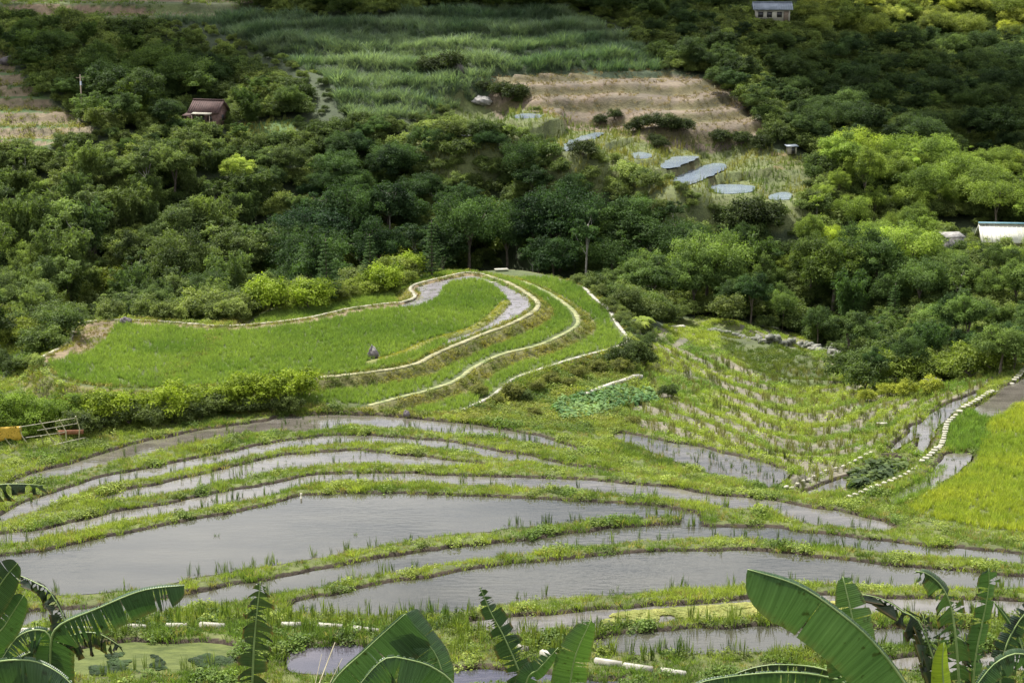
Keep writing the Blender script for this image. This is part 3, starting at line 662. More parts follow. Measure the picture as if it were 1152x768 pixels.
def scatter(name, x, y, protos, idx, scale, tint, label, cat, rot=None, dz=0.0, z=None, sz=None):
    """one ground-cover object made of many small plants"""
    n = len(x); z = gh(x, y) + dz if z is None else z
    me = bpy.data.meshes.new(name); me.vertices.add(n); me.vertices.foreach_set('co', np.stack([x, y, z], 1).astype(np.float32).ravel())
    sc = np.stack([scale, scale, scale * (1 if sz is None else sz)], 1)
    rotv = np.zeros((n, 3)); rotv[:, 2] = rng.uniform(0, 6.283, n) if rot is None else rot; rotv[:, :2] = rng.normal(size=(n, 2)) * .08
    for nm, ty, key, val in (('pidx', 'INT', 'value', np.asarray(idx, np.int32)), ('psc', 'FLOAT_VECTOR', 'vector', sc), ('prot', 'FLOAT_VECTOR', 'vector', rotv)):
        a = me.attributes.new(nm, ty, 'POINT'); a.data.foreach_set(key, np.asarray(val).astype(np.int32 if ty == 'INT' else np.float32).ravel())
    a = me.attributes.new('tint', 'FLOAT_COLOR', 'POINT'); c = np.ones((n, 4), np.float32); c[:, :3] = tint; a.data.foreach_set('color', c.ravel())
    o = link(name, me)
    col = bpy.data.collections.new(name + '_kinds')
    for i, p in enumerate(protos):
        q = bpy.data.objects.new('k%02d' % i, p.data); col.objects.link(q)
    g = bpy.data.node_groups.new(name, 'GeometryNodeTree')
    g.interface.new_socket('Geometry', in_out='INPUT', socket_type='NodeSocketGeometry'); g.interface.new_socket('Geometry', in_out='OUTPUT', socket_type='NodeSocketGeometry')
    N = g.nodes.new; gi, go = N('NodeGroupInput'), N('NodeGroupOutput'); ci = N('GeometryNodeCollectionInfo'); ci.inputs['Collection'].default_value = col
    ci.inputs['Separate Children'].default_value = True; ci.inputs['Reset Children'].default_value = True
    ip = N('GeometryNodeInstanceOnPoints'); ip.inputs['Pick Instance'].default_value = True
    def at(nm, ty): 
        k = N('GeometryNodeInputNamedAttribute'); k.data_type = ty; k.inputs['Name'].default_value = nm; return k.outputs['Attribute']
    e2r = N('FunctionNodeEulerToRotation'); g.links.new(at('prot', 'FLOAT_VECTOR'), e2r.inputs[0])
    g.links.new(gi.outputs[0], ip.inputs['Points']); g.links.new(ci.outputs[0], ip.inputs['Instance']); g.links.new(at('pidx', 'INT'), ip.inputs['Instance Index'])
    g.links.new(e2r.outputs[0], ip.inputs['Rotation']); g.links.new(at('psc', 'FLOAT_VECTOR'), ip.inputs['Scale']); g.links.new(ip.outputs[0], go.inputs[0])
    md = o.modifiers.new('plants', 'NODES'); md.node_group = g
    kind(o, 'stuff'); tag(o, label, cat); return o

T_GR = [blades(10 + i, 16, .42, .20, .016, .8, 3, .8) for i in range(4)]
T_RICE = [blades(20 + i, 20, .62, .12, .012, .55, 3, .9) for i in range(4)]
T_RUSH = [blades(30 + i, 9, 1.15, .14, .02, .18, 3, 1.0) for i in range(3)]
T_CANE = [blades(40 + i, 30, 2.3, .55, .040, .75, 4, .75) for i in range(4)]
T_WEED = [leafy(60 + i, 46, .42, .45, .085) for i in range(3)]
T_TARO = [leafy(65 + i, 9, .38, .5, .20, aspect=.75) for i in range(2)]
T_UNDER = [bpy.data.objects.new('u', p[1]) for p in PROTO[10:13]]

def cand(x0, x1, y0, y1, dens):
    n = int((x1 - x0) * (y1 - y0) * dens); x = rng.uniform(x0, x1, n); y = rng.uniform(y0, y1, n)
    k = np.abs(x) < y * .41 + 6; return x[k], y[k]
pond_near = [(Z, P) for _, Z, P, _ in ponds]
def in_ponds(x, y, grow=0.0):
    m = np.zeros(x.shape, bool)
    for Z, P in pond_near:
        m |= inpoly(x, y, P)
    return m
def hue(x, y, cA, cB, sc=4.0, seed=3, jit=.18, bias=0.0):
    f = np.clip(.5 + (fbm(x, y, sc, seed) - .5) * 2.6 + rng.normal(size=x.shape) * .14 + bias, 0, 1)[:, None]
    return (np.array(cA) * (1 - f) + np.array(cB) * f) * (1 + rng.normal(size=(len(x), 1)) * jit).clip(.4, 1.8)
YG, GG, DG = (.29, .355, .085), (.13, .205, .05), (.07, .12, .03)

# grass of the levees and slopes round the near ponds
x, y = cand(-62, 66, 72, 165, 16); lob = inpoly(x, y, lobe[0][1]) | inpoly(x, y, lobe[2][1])
u_, v_ = project(x, y, gh(x, y)); k = ~in_ponds(x, y) & ~lob & ~inpoly(u_, v_, BOWL) & ~inpoly(u_, v_, YRICE) & (v_ < 800)
x, y, v_, u_ = x[k], y[k], v_[k], u_[k]
short = fbm(x, y, 2.5, 44)
k = rng.random(len(x)) < np.where(v_ > 700, .9, .8) * (.5 + short); x, y, v_, short = x[k], y[k], v_[k], short[k]
tn = hue(x, y, GG, YG, 3.0, 3, .15, .12 - .5 * (v_ > 700)); dk = fbm(x, y, 1.6, 71) > .66; tn[dk] *= (.75, .75, .8)
ix = np.where(fbm(x, y, 1.3, 55) > .66, rng.integers(4, 7, len(x)), rng.integers(0, 4, len(x)))
ne = in_ponds(x, y + .55); fe = in_ponds(x, y - .5)
scatter('levee_grass', x, y, T_GR + T_WEED, ix, (.35 + .62 * short) * rng.uniform(.6, 1.7, len(x)) * np.where(ne, .7, 1.0), np.where(((rng.random(len(x)) < .10) & (ix < 4))[:, None], np.array([[.32, .28, .13]]) * rng.uniform(.7, 1.2, (len(x), 1)), tn), 'yellow-green grass and weeds on the banks between the near ponds', 'grass')

# reeds rising from the near edge of every pond and standing in the shallow ones
X, Y, Zs = [], [], []
for nme, Z, P, mt in ponds:
    if P[:, 1].mean() > 200: continue
    mid = P[:, 1].mean(); 
    cx, cy = rng.uniform(P[:, 0].min(), P[:, 0].max(), 9000), rng.uniform(P[:, 1].min(), P[:, 1].max(), 9000)
    ins = inpoly(cx, cy, P); cx, cy = cx[ins], cy[ins]; d, _ = dist_line(cx, cy, P, True, 5.0)
    inner = inpoly(cx, cy - .8, P) & True; nearedge = ~inner      # the side towards the viewer's hill
    area = abs(np.dot(P[:, 0], np.roll(P[:, 1], 1)) - np.dot(P[:, 1], np.roll(P[:, 0], 1))) / 2
    dens = len(cx) / max(area, 1)
    shallow = nme in 'ABCD'
    pr = np.where(nearedge, 6.0 * (fbm(cx, cy, 2.0, 77) > .48), (.9 if shallow else .03) * (fbm(cx, cy, 2.5, 78) > .5)) / dens
    if nme in 'PQRU': pr = np.full(len(cx), 1.6) / dens
    k = rng.random(len(cx)) < pr; X.append(cx[k]); Y.append(cy[k]); Zs.append(np.full(k.sum(), Z))
x, y, z = map(np.concatenate, (X, Y, Zs))
scatter('pond_reeds', x, y, T_RUSH + T_GR[:2], rng.integers(0, 5, len(x)), rng.uniform(.35, .85, len(x)), hue(x, y, (.06, .10, .035), (.16, .22, .06), 3, 5), 'thin dark green reeds standing in the shallow edges of the ponds', 'reeds', z=z - .05)

# tall weeds between the lowest ponds
x, y = cand(-46, 50, 79, 96, 5); u_, v_ = project(x, y, gh(x, y)); k = ~in_ponds(x, y) & (v_ > 690) & (v_ < 800) & (fbm(x, y, 2, 81) > .42)
x, y = x[k], y[k]
scatter('tall_weeds', x, y, T_RUSH + T_WEED, rng.integers(0, 6, len(x)), rng.uniform(.55, 1.1, len(x)), hue(x, y, (.06, .11, .03), (.17, .22, .05), 3, 8), 'rank green weeds and rushes along the lowest pond banks', 'weeds')

# rice on the three lobe terraces
def inset(P, x, y, d): 
    dd, _ = dist_line(x, y, P, True, max(3, d)); return inpoly(x, y, P) & (dd > d)
x, y = cand(-45, 20, 130, 195, 12)
P0, P1, P2 = lobe[2][1], lobe[1][1], lobe[0][1]
ch = inpoly(x, y, smooth(zpoly(CHAN, 2.2), True, .6)) | inpoly(x, y, smooth(zpoly(LEFTPATCH, 2.2), True, .6))
dr, _ = dist_line(x, y, PRIM, False, 2.0)
frontgap = np.zeros(x.shape, bool)
i0 = inpoly(x, y, P0); i1 = inpoly(x, y, P1) & ~i0; i2 = inpoly(x, y, P2) & ~i0 & ~i1
d0, _ = dist_line(x, y, P0, True, 3); d1, _ = dist_line(x, y, P1, True, 3); d2, _ = dist_line(x, y, P2, True, 3)
backd, _ = dist_line(x, y, P0[:int(len(P0) * .45)], False, 3)
k = (i0 & ~ch & (d0 > .55) & (dr > .6) & (backd > 1.6 + fbm(x, y, 3, 4))) | (i1 & (d1 > .6) & (d0 > 1.7)) | (i2 & (d2 > .55) & (d1 > 1.9))
x, y = x[k], y[k]
tn = hue(x, y, (.15, .24, .06), (.24, .33, .085), 7, 12, .10, .1)
scatter('rice_plants', x, y, T_RICE, rng.integers(0, 4, len(x)), rng.uniform(.75, 1.05, len(x)), tn, 'even bright green rice filling the curved hilltop terraces', 'rice')
# weedy stepped banks of the lobe
x, y = cand(-45, 25, 125, 200, 16); i0 = inpoly(x, y, P0); i1 = inpoly(x, y, P1); i2 = inpoly(x, y, P2)
d0, _ = dist_line(x, y, P0, True, 3); d1, _ = dist_line(x, y, P1, True, 3); d2, _ = dist_line(x, y, P2, True, 3)
k = ((~i0 & (d0 < 1.6) & (d0 > .35)) | (i1 & ~i0 & (d0 < 1.8) & (d0 > .35)) | (~i1 & (d1 < 1.7) & (d1 > .3)) | (~i2 & (d2 < 1.6) & (d2 > .35)) | (i0 & (d0 < .9) & (d0 > .33))) & (rng.random(len(x)) < .75)
x, y = x[k], y[k]; dr, _ = dist_line(x, y, PRIM, False, 2)
tn = hue(x, y, (.11, .155, .035), (.28, .265, .065), 1.6, 15, .2)
scatter('bank_weeds', x, y, T_GR + T_WEED, rng.integers(0, 7, len(x)), rng.uniform(.4, .95, len(x)), tn, 'yellowish weeds on the stepped banks below the rice terraces', 'weeds')
x, y = cand(-12, 6, 140, 190, 22); dr, _ = dist_line(x, y, PRIM, False, 2); k = dr < .5; x, y = x[k], y[k]
scatter('rim_grass', x, y, T_GR, rng.integers(0, 4, len(x)), rng.uniform(.3, .55, len(x)), hue(x, y, (.2, .24, .04), (.34, .33, .06), 2), 'pale yellow-green grass rim curling inside the upper rice terrace', 'grass')
# water plants in the channel and the brown patch
for nm, PP, tA, tB, lb, dn in (('channel_plants', CHAN, (.05, .07, .04), (.14, .18, .06), 'sparse seedlings standing in the curved muddy channel', 3.0), ('dry_seedlings', LEFTPATCH, (.20, .16, .07), (.2, .24, .07), 'brownish sparse plants at the left tip of the terrace', 8)):
    P = smooth(zpoly(PP, 2.15), True, .6); x, y = rng.uniform(P[:, 0].min(), P[:, 0].max(), 9000), rng.uniform(P[:, 1].min(), P[:, 1].max(), 9000); k = inpoly(x, y, P); x, y = x[k], y[k]
    a_ = (P[:, 0].max() - P[:, 0].min()) * (P[:, 1].max() - P[:, 1].min()); k = rng.random(len(x)) < dn * a_ / 9000; x, y = x[k], y[k]
    scatter(nm, x, y, T_GR, rng.integers(0, 4, len(x)), rng.uniform(.4, .7, len(x)), hue(x, y, tA, tB, 2), lb, 'plants', dz=.1)
# ripe yellow-green rice on the right
Pw = np.array([gnd(u, v)[:2] for u, v in YRICE if u < 1300])
x, y = cand(18, 60, 95, 160, 15); k = inpoly(x, y, smooth(Pw, True, .8)); x, y = x[k], y[k]
scatter('ripening_rice', x, y, T_RICE, rng.integers(0, 4, len(x)), rng.uniform(.8, 1.1, len(x)), hue(x, y, (.26, .345, .065), (.40, .435, .075), 6, 22, .12, .12), 'yellowing rice in the field at the right edge', 'rice')
for pts in ([(1000,560),(1030,538),(1062,528),(1058,541),(1040,556),(1010,570)], [(1068,508),(1070,480),(1090,464),(1112,472),(1110,500),(1092,510)]):
    Pq = smooth(np.array([gnd(u, v)[:2] for u, v in pts]), True, .8); x, y = cand(15, 50, 100, 160, 14); k = inpoly(x, y, Pq); x, y = x[k], y[k]
    scatter('young_rice', x, y, T_RICE, rng.integers(0, 4, len(x)), rng.uniform(.9, 1.25, len(x)), hue(x, y, (.16, .26, .06), (.26, .36, .09), 3), 'tall fresh green rice beside the stepping stones' if pts[0][0] == 1000 else 'square stand of green rice below the empty grey paddy', 'rice')

# the terraced bowl: grass on the risers, planted rows on the flats
x, y = cand(3, 50, 112, 205, 9); z_ = gh(x, y); u_, v_ = project(x, y, z_); k = inpoly(u_, v_, BOWL) & ~in_ponds(x, y) & ~inpoly(x, y, P2); x, y, z_, u_, v_ = x[k], y[k], z_[k], u_[k], v_[k]
frac = ((base_h(x, y) + .1) / .62) % 1; fl = (frac < .42) & (fbm(x, y, 6, 21) > .47)
k = rng.random(len(x)) < np.where(fl, .12, .85); x, y, u_, v_, fl = x[k], y[k], u_[k], v_[k], fl[k]
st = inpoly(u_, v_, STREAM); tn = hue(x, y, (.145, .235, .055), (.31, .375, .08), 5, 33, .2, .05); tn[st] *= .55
scatter('bowl_grass', x, y, T_GR + T_WEED, np.where(rng.random(len(x)) < .1, rng.integers(4, 7, len(x)), rng.integers(0, 4, len(x))), rng.uniform(.6, 1.25, len(x)), tn, 'bright yellow-green grass on the small terraces of the valley bowl', 'grass')
x, y = cand(3, 50, 112, 175, 5); z_ = gh(x, y); u_, v_ = project(x, y, z_); k = inpoly(u_, v_, BOWL) & ~in_ponds(x, y); x, y, u_, v_ = x[k], y[k], u_[k], v_[k]
frac = ((base_h(x, y) + .1) / .62) % 1; k = (frac < .5) & (fbm(x, y, 6, 21) > .36) & (np.abs((x * .8) % 1.1 - .5) < .35); x, y = x[k], y[k]
scatter('planted_rows', x, y, T_RUSH, rng.integers(0, 3, len(x)), rng.uniform(.45, .8, len(x)), hue(x, y, (.09, .11, .05), (.22, .22, .10), 3, 36), 'rows of thin upright crop stalks on the muddy bowl terraces', 'crops')
# rough slope right below the lobe: weeds, taro and cabbages
SL = [(500,475),(520,462),(560,446),(600,422),(700,392),(720,385),(735,372),(715,350),(735,372),(725,400),(705,470),(690,490),(600,482)]
Pq = np.array([gnd(u, v)[:2] for u, v in SL]); x, y = cand(-10, 22, 118, 190, 13); u_, v_ = project(x, y, gh(x, y)); k = inpoly(u_, v_, SL) & (rng.random(len(x)) < .8); x, y = x[k], y[k]
scatter('slope_weeds', x, y, T_GR + T_WEED, rng.integers(0, 7, len(x)), rng.uniform(.5, 1.2, len(x)), hue(x, y, (.11, .175, .045), (.26, .28, .07), 3, 41, .25), 'mixed weeds on the rough slope below the rice terrace corner', 'weeds')
VG = [(622,462),(630,450),(660,444),(700,436),(735,440),(738,452),(700,458),(660,472),(635,474)]
x, y = cand(0, 20, 120, 170, 7); u_, v_ = project(x, y, gh(x, y)); k = inpoly(u_, v_, VG); x, y = x[k], y[k]
scatter('vegetable_leaves', x, y, T_TARO, rng.integers(0, 2, len(x)), rng.uniform(.7, 1.3, len(x)), hue(x, y, (.07, .15, .06), (.16, .26, .10), 3, 43), 'broad blue-green vegetable leaves in the kitchen plot', 'vegetables')
LB = [(955,545),(962,530),(985,520),(1012,521),(1016,530),(990,542),(965,552)]
x, y = cand(20, 45, 105, 150, 8); u_, v_ = project(x, y, gh(x, y)); k = inpoly(u_, v_, LB); x, y = x[k], y[k]
scatter('taro_leaves', x, y, T_TARO, rng.integers(0, 2, len(x)), rng.uniform(1.1, 1.7, len(x)), hue(x, y, (.05, .08, .04), (.12, .17, .06), 2, 47), 'dark broad taro leaves in the mud beside the stepping stones', 'taro')
# lily pads and duckweed clumps
def pads(name, pts, Z, dn, label, tA, tB, s=.5):
    P = smooth(zpoly(pts, Z), True, .6); n = int(dn * 400); x, y = rng.uniform(P[:, 0].min(), P[:, 0].max(), n), rng.uniform(P[:, 1].min(), P[:, 1].max(), n); k = inpoly(x, y, P) & (fbm(x, y, 1.5, 91) > .42); x, y = x[k], y[k]
    w = np.arange(9) * 6.0 / 8; V = np.concatenate([[[0, 0, 0]], np.stack([np.cos(w) * .25, np.sin(w) * .25, w * 0 + .015], 1)]); T = np.array([[0, i, i + 1] for i in range(1, 9)])
    scatter(name, x, y, [bpy.data.objects.new('p', mesh_np('pad', V, T, [M_grass], False, np.full(8, .5)))], np.zeros(len(x)), rng.uniform(.5, 1.2, len(x)) * s, hue(x, y, tA, tB, 1.5), label, 'water plants', z=np.full(len(x), Z + .03))
pads('lily_pads', [(95,742),(150,733),(175,738),(185,752),(150,757),(90,758)]    , 3.3, 3.2, 'dark round lily pads floating on the duckweed pond at lower left', (.02, .04, .015), (.05, .09, .03), .62)
pads('lily_pads', [(214,742),(235,735),(262,738),(262,748),(225,750)], 3.3, 3, 'small cluster of dark lily pads near the upright torn banana leaf', (.02, .04, .015), (.05, .09, .03), .6)
pads('floating_weed', [(675,700),(700,690),(745,686),(800,682),(862,678),(930,676),(960,688),(860,693),(760,700)], 2.9, 60, 'pale floating water weed crowding the narrow pond at lower centre', (.22, .26, .08), (.38, .38, .14), .8)

# far fields
x, y = cand(-110, 60, 255, 350, 2.2); z_ = gh(x, y); u_, v_ = project(x, y, z_); k = inpoly(u_, v_, CANE); x, y = x[k], y[k]
tn = hue(x, y, (.095, .155, .10), (.185, .25, .175), 7, 61, .15);  # darker, bluer tint carries part of the cloud shade
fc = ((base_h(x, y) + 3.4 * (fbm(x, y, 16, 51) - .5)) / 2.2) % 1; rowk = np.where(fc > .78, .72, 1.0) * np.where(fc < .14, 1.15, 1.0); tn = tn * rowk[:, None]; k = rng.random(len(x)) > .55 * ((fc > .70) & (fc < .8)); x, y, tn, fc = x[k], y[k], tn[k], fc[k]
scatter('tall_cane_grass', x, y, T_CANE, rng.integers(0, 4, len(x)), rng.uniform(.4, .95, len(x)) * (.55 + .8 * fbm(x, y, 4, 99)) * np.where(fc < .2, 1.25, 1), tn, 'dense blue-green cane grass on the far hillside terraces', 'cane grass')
x, y = cand(-20, 60, 245, 295, 1.8); z_ = gh(x, y); u_, v_ = project(x, y, z_); k = inpoly(u_, v_, BROWN) & (fbm(x, y, 5, 63) > .3); x, y = x[k], y[k]
scatter('dry_grass', x, y, T_GR + T_CANE[:1], rng.integers(0, 4, len(x)), np.where(rng.random(len(x)) < .5, .8, 1.3) * rng.uniform(.6, 1.1, len(x)), hue(x, y, (.25, .19, .135), (.20, .17, .095), 4, 65, .25), 'dry tan grass covering the bare terraced slope far away', 'dry grass')
x, y = cand(-50, 60, 222, 275, 3.4); z_ = gh(x, y); u_, v_ = project(x, y, z_); nr = np.zeros(x.shape, bool)
for _, Z_, P_, _m in ponds:
    if P_[:, 1].mean() > 200: dd_, _ = dist_line(x, y, P_, True, 8.0); nr |= dd_ < 7
nr &= ~inpoly(u_, v_, BROWN)
k = (inpoly(u_, v_, WETF) | nr | inpoly(u_, v_, MEADOW)) & ~in_ponds(x, y) & ~in_ponds(x, y + 1.3); x, y = x[k], y[k]
scatter('marsh_grass', x, y, T_GR + T_RUSH, rng.integers(0, 7, len(x)), rng.uniform(.5, 1.1, len(x)), hue(x, y, (.11, .165, .05), (.26, .25, .09), 6, 66, .2), 'yellow-green marsh grass round the far wet paddies', 'grass')
x, y = cand(-110, -60, 240, 300, 1.2); z_ = gh(x, y); u_, v_ = project(x, y, z_); k = inpoly(u_, v_, BROWNL) & (fbm(x, y, 5, 67) > .42); x, y = x[k], y[k]
scatter('terrace_crops', x, y, T_GR + T_WEED, rng.integers(0, 7, len(x)), rng.uniform(1, 1.9, len(x)), hue(x, y, (.10, .16, .04), (.26, .25, .08), 5, 68), 'patchy crops and dry grass on the brown terraces at far left', 'crops')
x, y = cand(-110, -20, 295, 345, .8); z_ = gh(x, y); u_, v_ = project(x, y, z_); k = inpoly(u_, v_, TOPF) & (fbm(x, y, 7, 69) > .45); x, y = x[k], y[k]
scatter('field_crops', x, y, T_GR + T_WEED, rng.integers(0, 7, len(x)), rng.uniform(1, 1.9, len(x)), hue(x, y, (.10, .17, .04), (.2, .25, .06), 8, 70), 'low green crops on the flat fields at the top left', 'crops')

# ------------------------------------------------------------------ forest
FOR = [
 [(-220,20),(60,16),(160,28),(212,38),(272,66),(342,95),(358,128),(300,134),(262,138),(258,112),(215,106),(205,136),(160,142),(112,146),(62,114),(30,88),(0,52),(-220,50)],
 [(-220,170),(60,160),(112,150),(215,140),(262,152),(335,156),(372,138),(425,128),(500,140),(560,142),(600,160),(625,176),(690,180),(745,212),(800,232),(830,246),(870,262),(905,275),(912,300),(935,335),(945,372),(930,378),(850,360),(760,362),(722,352),(680,325),(640,306),(540,304),(450,312),(420,322),(380,345),(300,352),(90,352),(60,388),(-220,402)],
 [(640,-30),(640,2),(700,22),(745,62),(770,80),(815,100),(845,126),(868,150),(900,160),(915,190),(912,225),(895,262),(905,275),(912,300),(935,335),(950,372),(955,420),(1100,430),(1380,405),(1380,-30)],
 [(256,-30),(256,2),(340,10),(430,10),(520,4),(640,2),(640,-30)],
]
HOLES = [[(843,-10),(894,-10),(894,22),(843,22)], [(1052,244),(1200,246),(1200,270),(1092,270),(1050,260)], [(210,108),(254,108),(258,142),(205,142)]]
HB = [((848, 0), (890, 0), (0, 22), 330), ((1094, 250), (1160, 250), (0, 259), 230), ((214, 112), (252, 112), (0, 136), 262)]
def in_for(u, v, which=None):
    m = np.zeros(np.shape(u), bool)
    for i, P in enumerate(FOR):
        if which is None or i in which: m |= inpoly(u, v, P)
    for P in HOLES: m &= ~inpoly(u, v, P)
    return m
gx, gy = np.meshgrid(np.arange(-150, 150, 4.4), np.arange(150, 440, 4.4)); gx = gx.ravel() + rng.uniform(-2.1, 2.1, gx.size); gy = gy.ravel() + rng.uniform(-2.1, 2.1, gy.size)
k = np.abs(gx) < gy * .40 + 3; gx, gy = gx[k], gy[k]
for P_ in (lobe[0][1], lobe[2][1]):
    dl, _ = dist_line(gx, gy, P_, True, 11.0); k = ~inpoly(gx, gy, P_) & (dl > 8.5); gx, gy = gx[k], gy[k]
bu, bv = project(gx, gy, gh(gx, gy)); k = ~inpoly(bu, bv, BOWL) | (gy > 205); gx, gy = gx[k], gy[k]; gz = gh(gx, gy)
cu, cv = project(gx, gy, gz + 5)
sc_ = np.clip(.42 + .75 * rng.random(len(gx)) ** 1.3, 0, 2) * np.where(gy > 270, .85, 1.0)
zone = np.full(len(gx), 'm', dtype=object)
zone[(cu < 330) & (cv > 130)] = 'l'; zone[(cu < 400) & (cv <= 140)] = 'tl'
zone[(cu > 640) & (cv < 165)] = 'r'; zone[(cu > 880) & (cv >= 150) & (cv < 300)] = 'rb'; zone[(cu > 690) & (cv >= 285)] = 'rn'
zone[(cu > 900) & (cv < 30)] = 'rt'; zone[(cu > 380) & (cu <= 640) & (cv < 60)] = 'tc'
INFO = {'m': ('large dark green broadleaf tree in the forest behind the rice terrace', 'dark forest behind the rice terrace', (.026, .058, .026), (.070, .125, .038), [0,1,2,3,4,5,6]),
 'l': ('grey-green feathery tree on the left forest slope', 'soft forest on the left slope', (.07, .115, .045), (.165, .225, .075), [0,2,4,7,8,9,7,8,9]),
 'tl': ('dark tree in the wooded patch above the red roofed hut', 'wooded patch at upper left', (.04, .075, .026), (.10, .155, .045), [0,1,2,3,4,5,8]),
 'r': ('shaded dark tree on the far right hillside', 'shaded forest on the right hillside', (.038, .07, .028), (.085, .13, .042), [0,1,2,3,4,5,6]),  # dark tint also stands in for shade on this hillside
 'rb': ('sunlit yellow-green tree on the lower right slope', 'sunlit trees on the right slope', (.12, .19, .045), (.215, .295, .06), [0,1,2,3,4,5,6]),  # brighter tint also stands in for sunshine on this slope
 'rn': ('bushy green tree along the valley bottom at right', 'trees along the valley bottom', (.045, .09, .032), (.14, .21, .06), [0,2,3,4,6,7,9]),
 'rt': ('sunny tree on the distant hill at the top right corner', 'distant sunlit hill trees', (.15, .20, .05), (.30, .34, .09), [0,1,3,5,6]),  # pale tint also stands in for sun on the distant hill
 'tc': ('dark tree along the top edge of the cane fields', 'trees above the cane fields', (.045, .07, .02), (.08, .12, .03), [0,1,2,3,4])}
WHERE = {v[0]: w for v, w in zip(INFO.values(), ('forest behind the rice', 'left slope', 'wood above the hut', 'shaded hillside', 'sunlit slope', 'valley bottom', 'distant hill', 'wood above the cane'))}
rows = []
for i in range(len(gx)):
    nm, grp, ca, cb, ps = INFO[zone[i]]; pi = ps[rng.integers(len(ps))]
    if rng.random() < .17: pi = 15 + int(rng.integers(3))
    pr = PROTO[pi]; s = sc_[i] * (1.0 if pi < 7 else .95)
    if gy[i] < 200: s *= .62
    if zone[i] in ('rb', 'r'): s *= .8
    okk = False
    for _ in range(3):
        H = pr[3] * s
        a = project(gx[i], gy[i], gz[i] + H * .97); b = project(gx[i], gy[i], gz[i] + H * .45)
        du = pr[4] * s * F / gy[i] * .8
        uL, uR, vT, vB = a[0] - du * 1.2, a[0] + du * 1.2, a[1], project(gx[i], gy[i], gz[i] + H * .2)[1]
        if any(uL < h_[1][0] and uR > h_[0][0] and vT < h_[2][1] and vB > h_[0][1] and gy[i] < h_[3] for h_ in HB): s *= .72; continue
        if all(in_for(np.array([q_[0] + e]), np.array([q_[1]]))[0] for q_, e in ((a, 0), (b, 0), (b, du), (b, -du), (a, du * .6), (a, -du * .6))): okk = True; break
        s *= .72
    if not okk or s < .3: continue
    f = float(np.clip(.5 + (fbm(np.array([gx[i]]), np.array([gy[i]]), 16, 83)[0] - .5) * 1.5 + rng.normal() * .25, 0, 1))
    tint = (np.array(ca) * (1 - f) + np.array(cb) * f) * (1 + rng.normal() * .17)
    if rng.random() < .035: tint = tint * (1.7, 1.55, 1.1)
    rows.append((gy[i], gx[i], gz[i], pi, s, tint, nm, grp))
rows.sort(key=lambda r: r[0] + (1000 if abs(r[1]) > r[0] * .315 + 2 else 0))
NT = 290
for (yy, xx, zz, pi, s, tint, nm, grp) in rows[:NT]:
    pu, pv = project(xx, yy, zz + PROTO[pi][3] * s)
    tl = float(tint.sum()); z_ = [q_ for q_ in INFO.values() if q_[0] == nm][0]; lo_, hi_ = sum(z_[2]), sum(z_[3]); fr_ = (tl - lo_) / (hi_ - lo_)
    shade = 'deep green' if fr_ < .35 else 'mid green' if fr_ < .7 else 'lighter green'
    kd = ('small ' if s < .55 else 'tall ' if s > .95 else '') + (['round', 'broad', 'narrow', 'flat topped', 'upright', 'wide spreading', 'compact'][pi] + ' tree' if pi < 7 else 'thin sparse tree' if pi > 14 else 'feathery bamboo clump')
    row_ = 'front' if yy < 200 else 'second' if yy < 222 else 'middle' if yy < 248 else 'back'
    sec = ['far left', 'left', 'centre left', 'centre', 'centre right', 'right', 'far right'][int(min(6, max(0, pu // 165)))]
    add_plant(PROTO[pi], (xx, yy, zz - .15), s, random.uniform(0, 6.28), tint, shade + ' ' + kd + ', ' + row_ + ' row, ' + sec + ' of the ' + WHERE[nm], 'bamboo' if 7 <= pi < 10 else 'tree', grp, sz=random.uniform(.8, 1.4))
rest = rows[NT:]
print('trees', len(rows))
if rest:
    xx = np.array([r[1] for r in rest]); yy = np.array([r[0] for r in rest])
    scatter('far_forest', xx, yy, [bpy.data.objects.new('p', p[1]) for p in PROTO[:10] + PROTO[15:18]], [r[3] if r[3] < 10 else r[3] - 5 for r in rest], np.array([r[4] for r in rest]), np.array([r[5] for r in rest]), 'continuous treetops of the farthest hillside forest', 'forest')
# undergrowth closing the floor of the forest
x, y = cand(-160, 170, 140, 420, .30); z_ = gh(x, y); u_, v_ = project(x, y, z_ + 1.2); inf = in_for(u_, v_); g_u, g_v = project(x, y, z_)
fld = np.zeros(x.shape, bool)
for P_ in (BROWN, BROWNL, CANE, WETF, TOPF, MEADOW, BOWL): fld |= inpoly(g_u, g_v, P_)
k = ~fld & ~in_ponds(x, y) & ~inpoly(x, y, lobe[0][1]) & ~inpoly(x, y, lobe[2][1]) & ((y > 165) | ((g_u < 70) & (g_v < 425)) | ((g_u > 930) & (g_v < 405))); k &= inf | (rng.random(len(x)) < .9); x, y, inf = x[k], y[k], inf[k]
scatter('undergrowth', x, y, T_UNDER, rng.integers(0, 3, len(x)), rng.uniform(.6, 1.4, len(x)) * np.where(inf, 1, .5), hue(x, y, (.07, .11, .035), (.17, .22, .07), 9, 85, .2), 'low leafy undergrowth filling gaps between the trees', 'undergrowth')

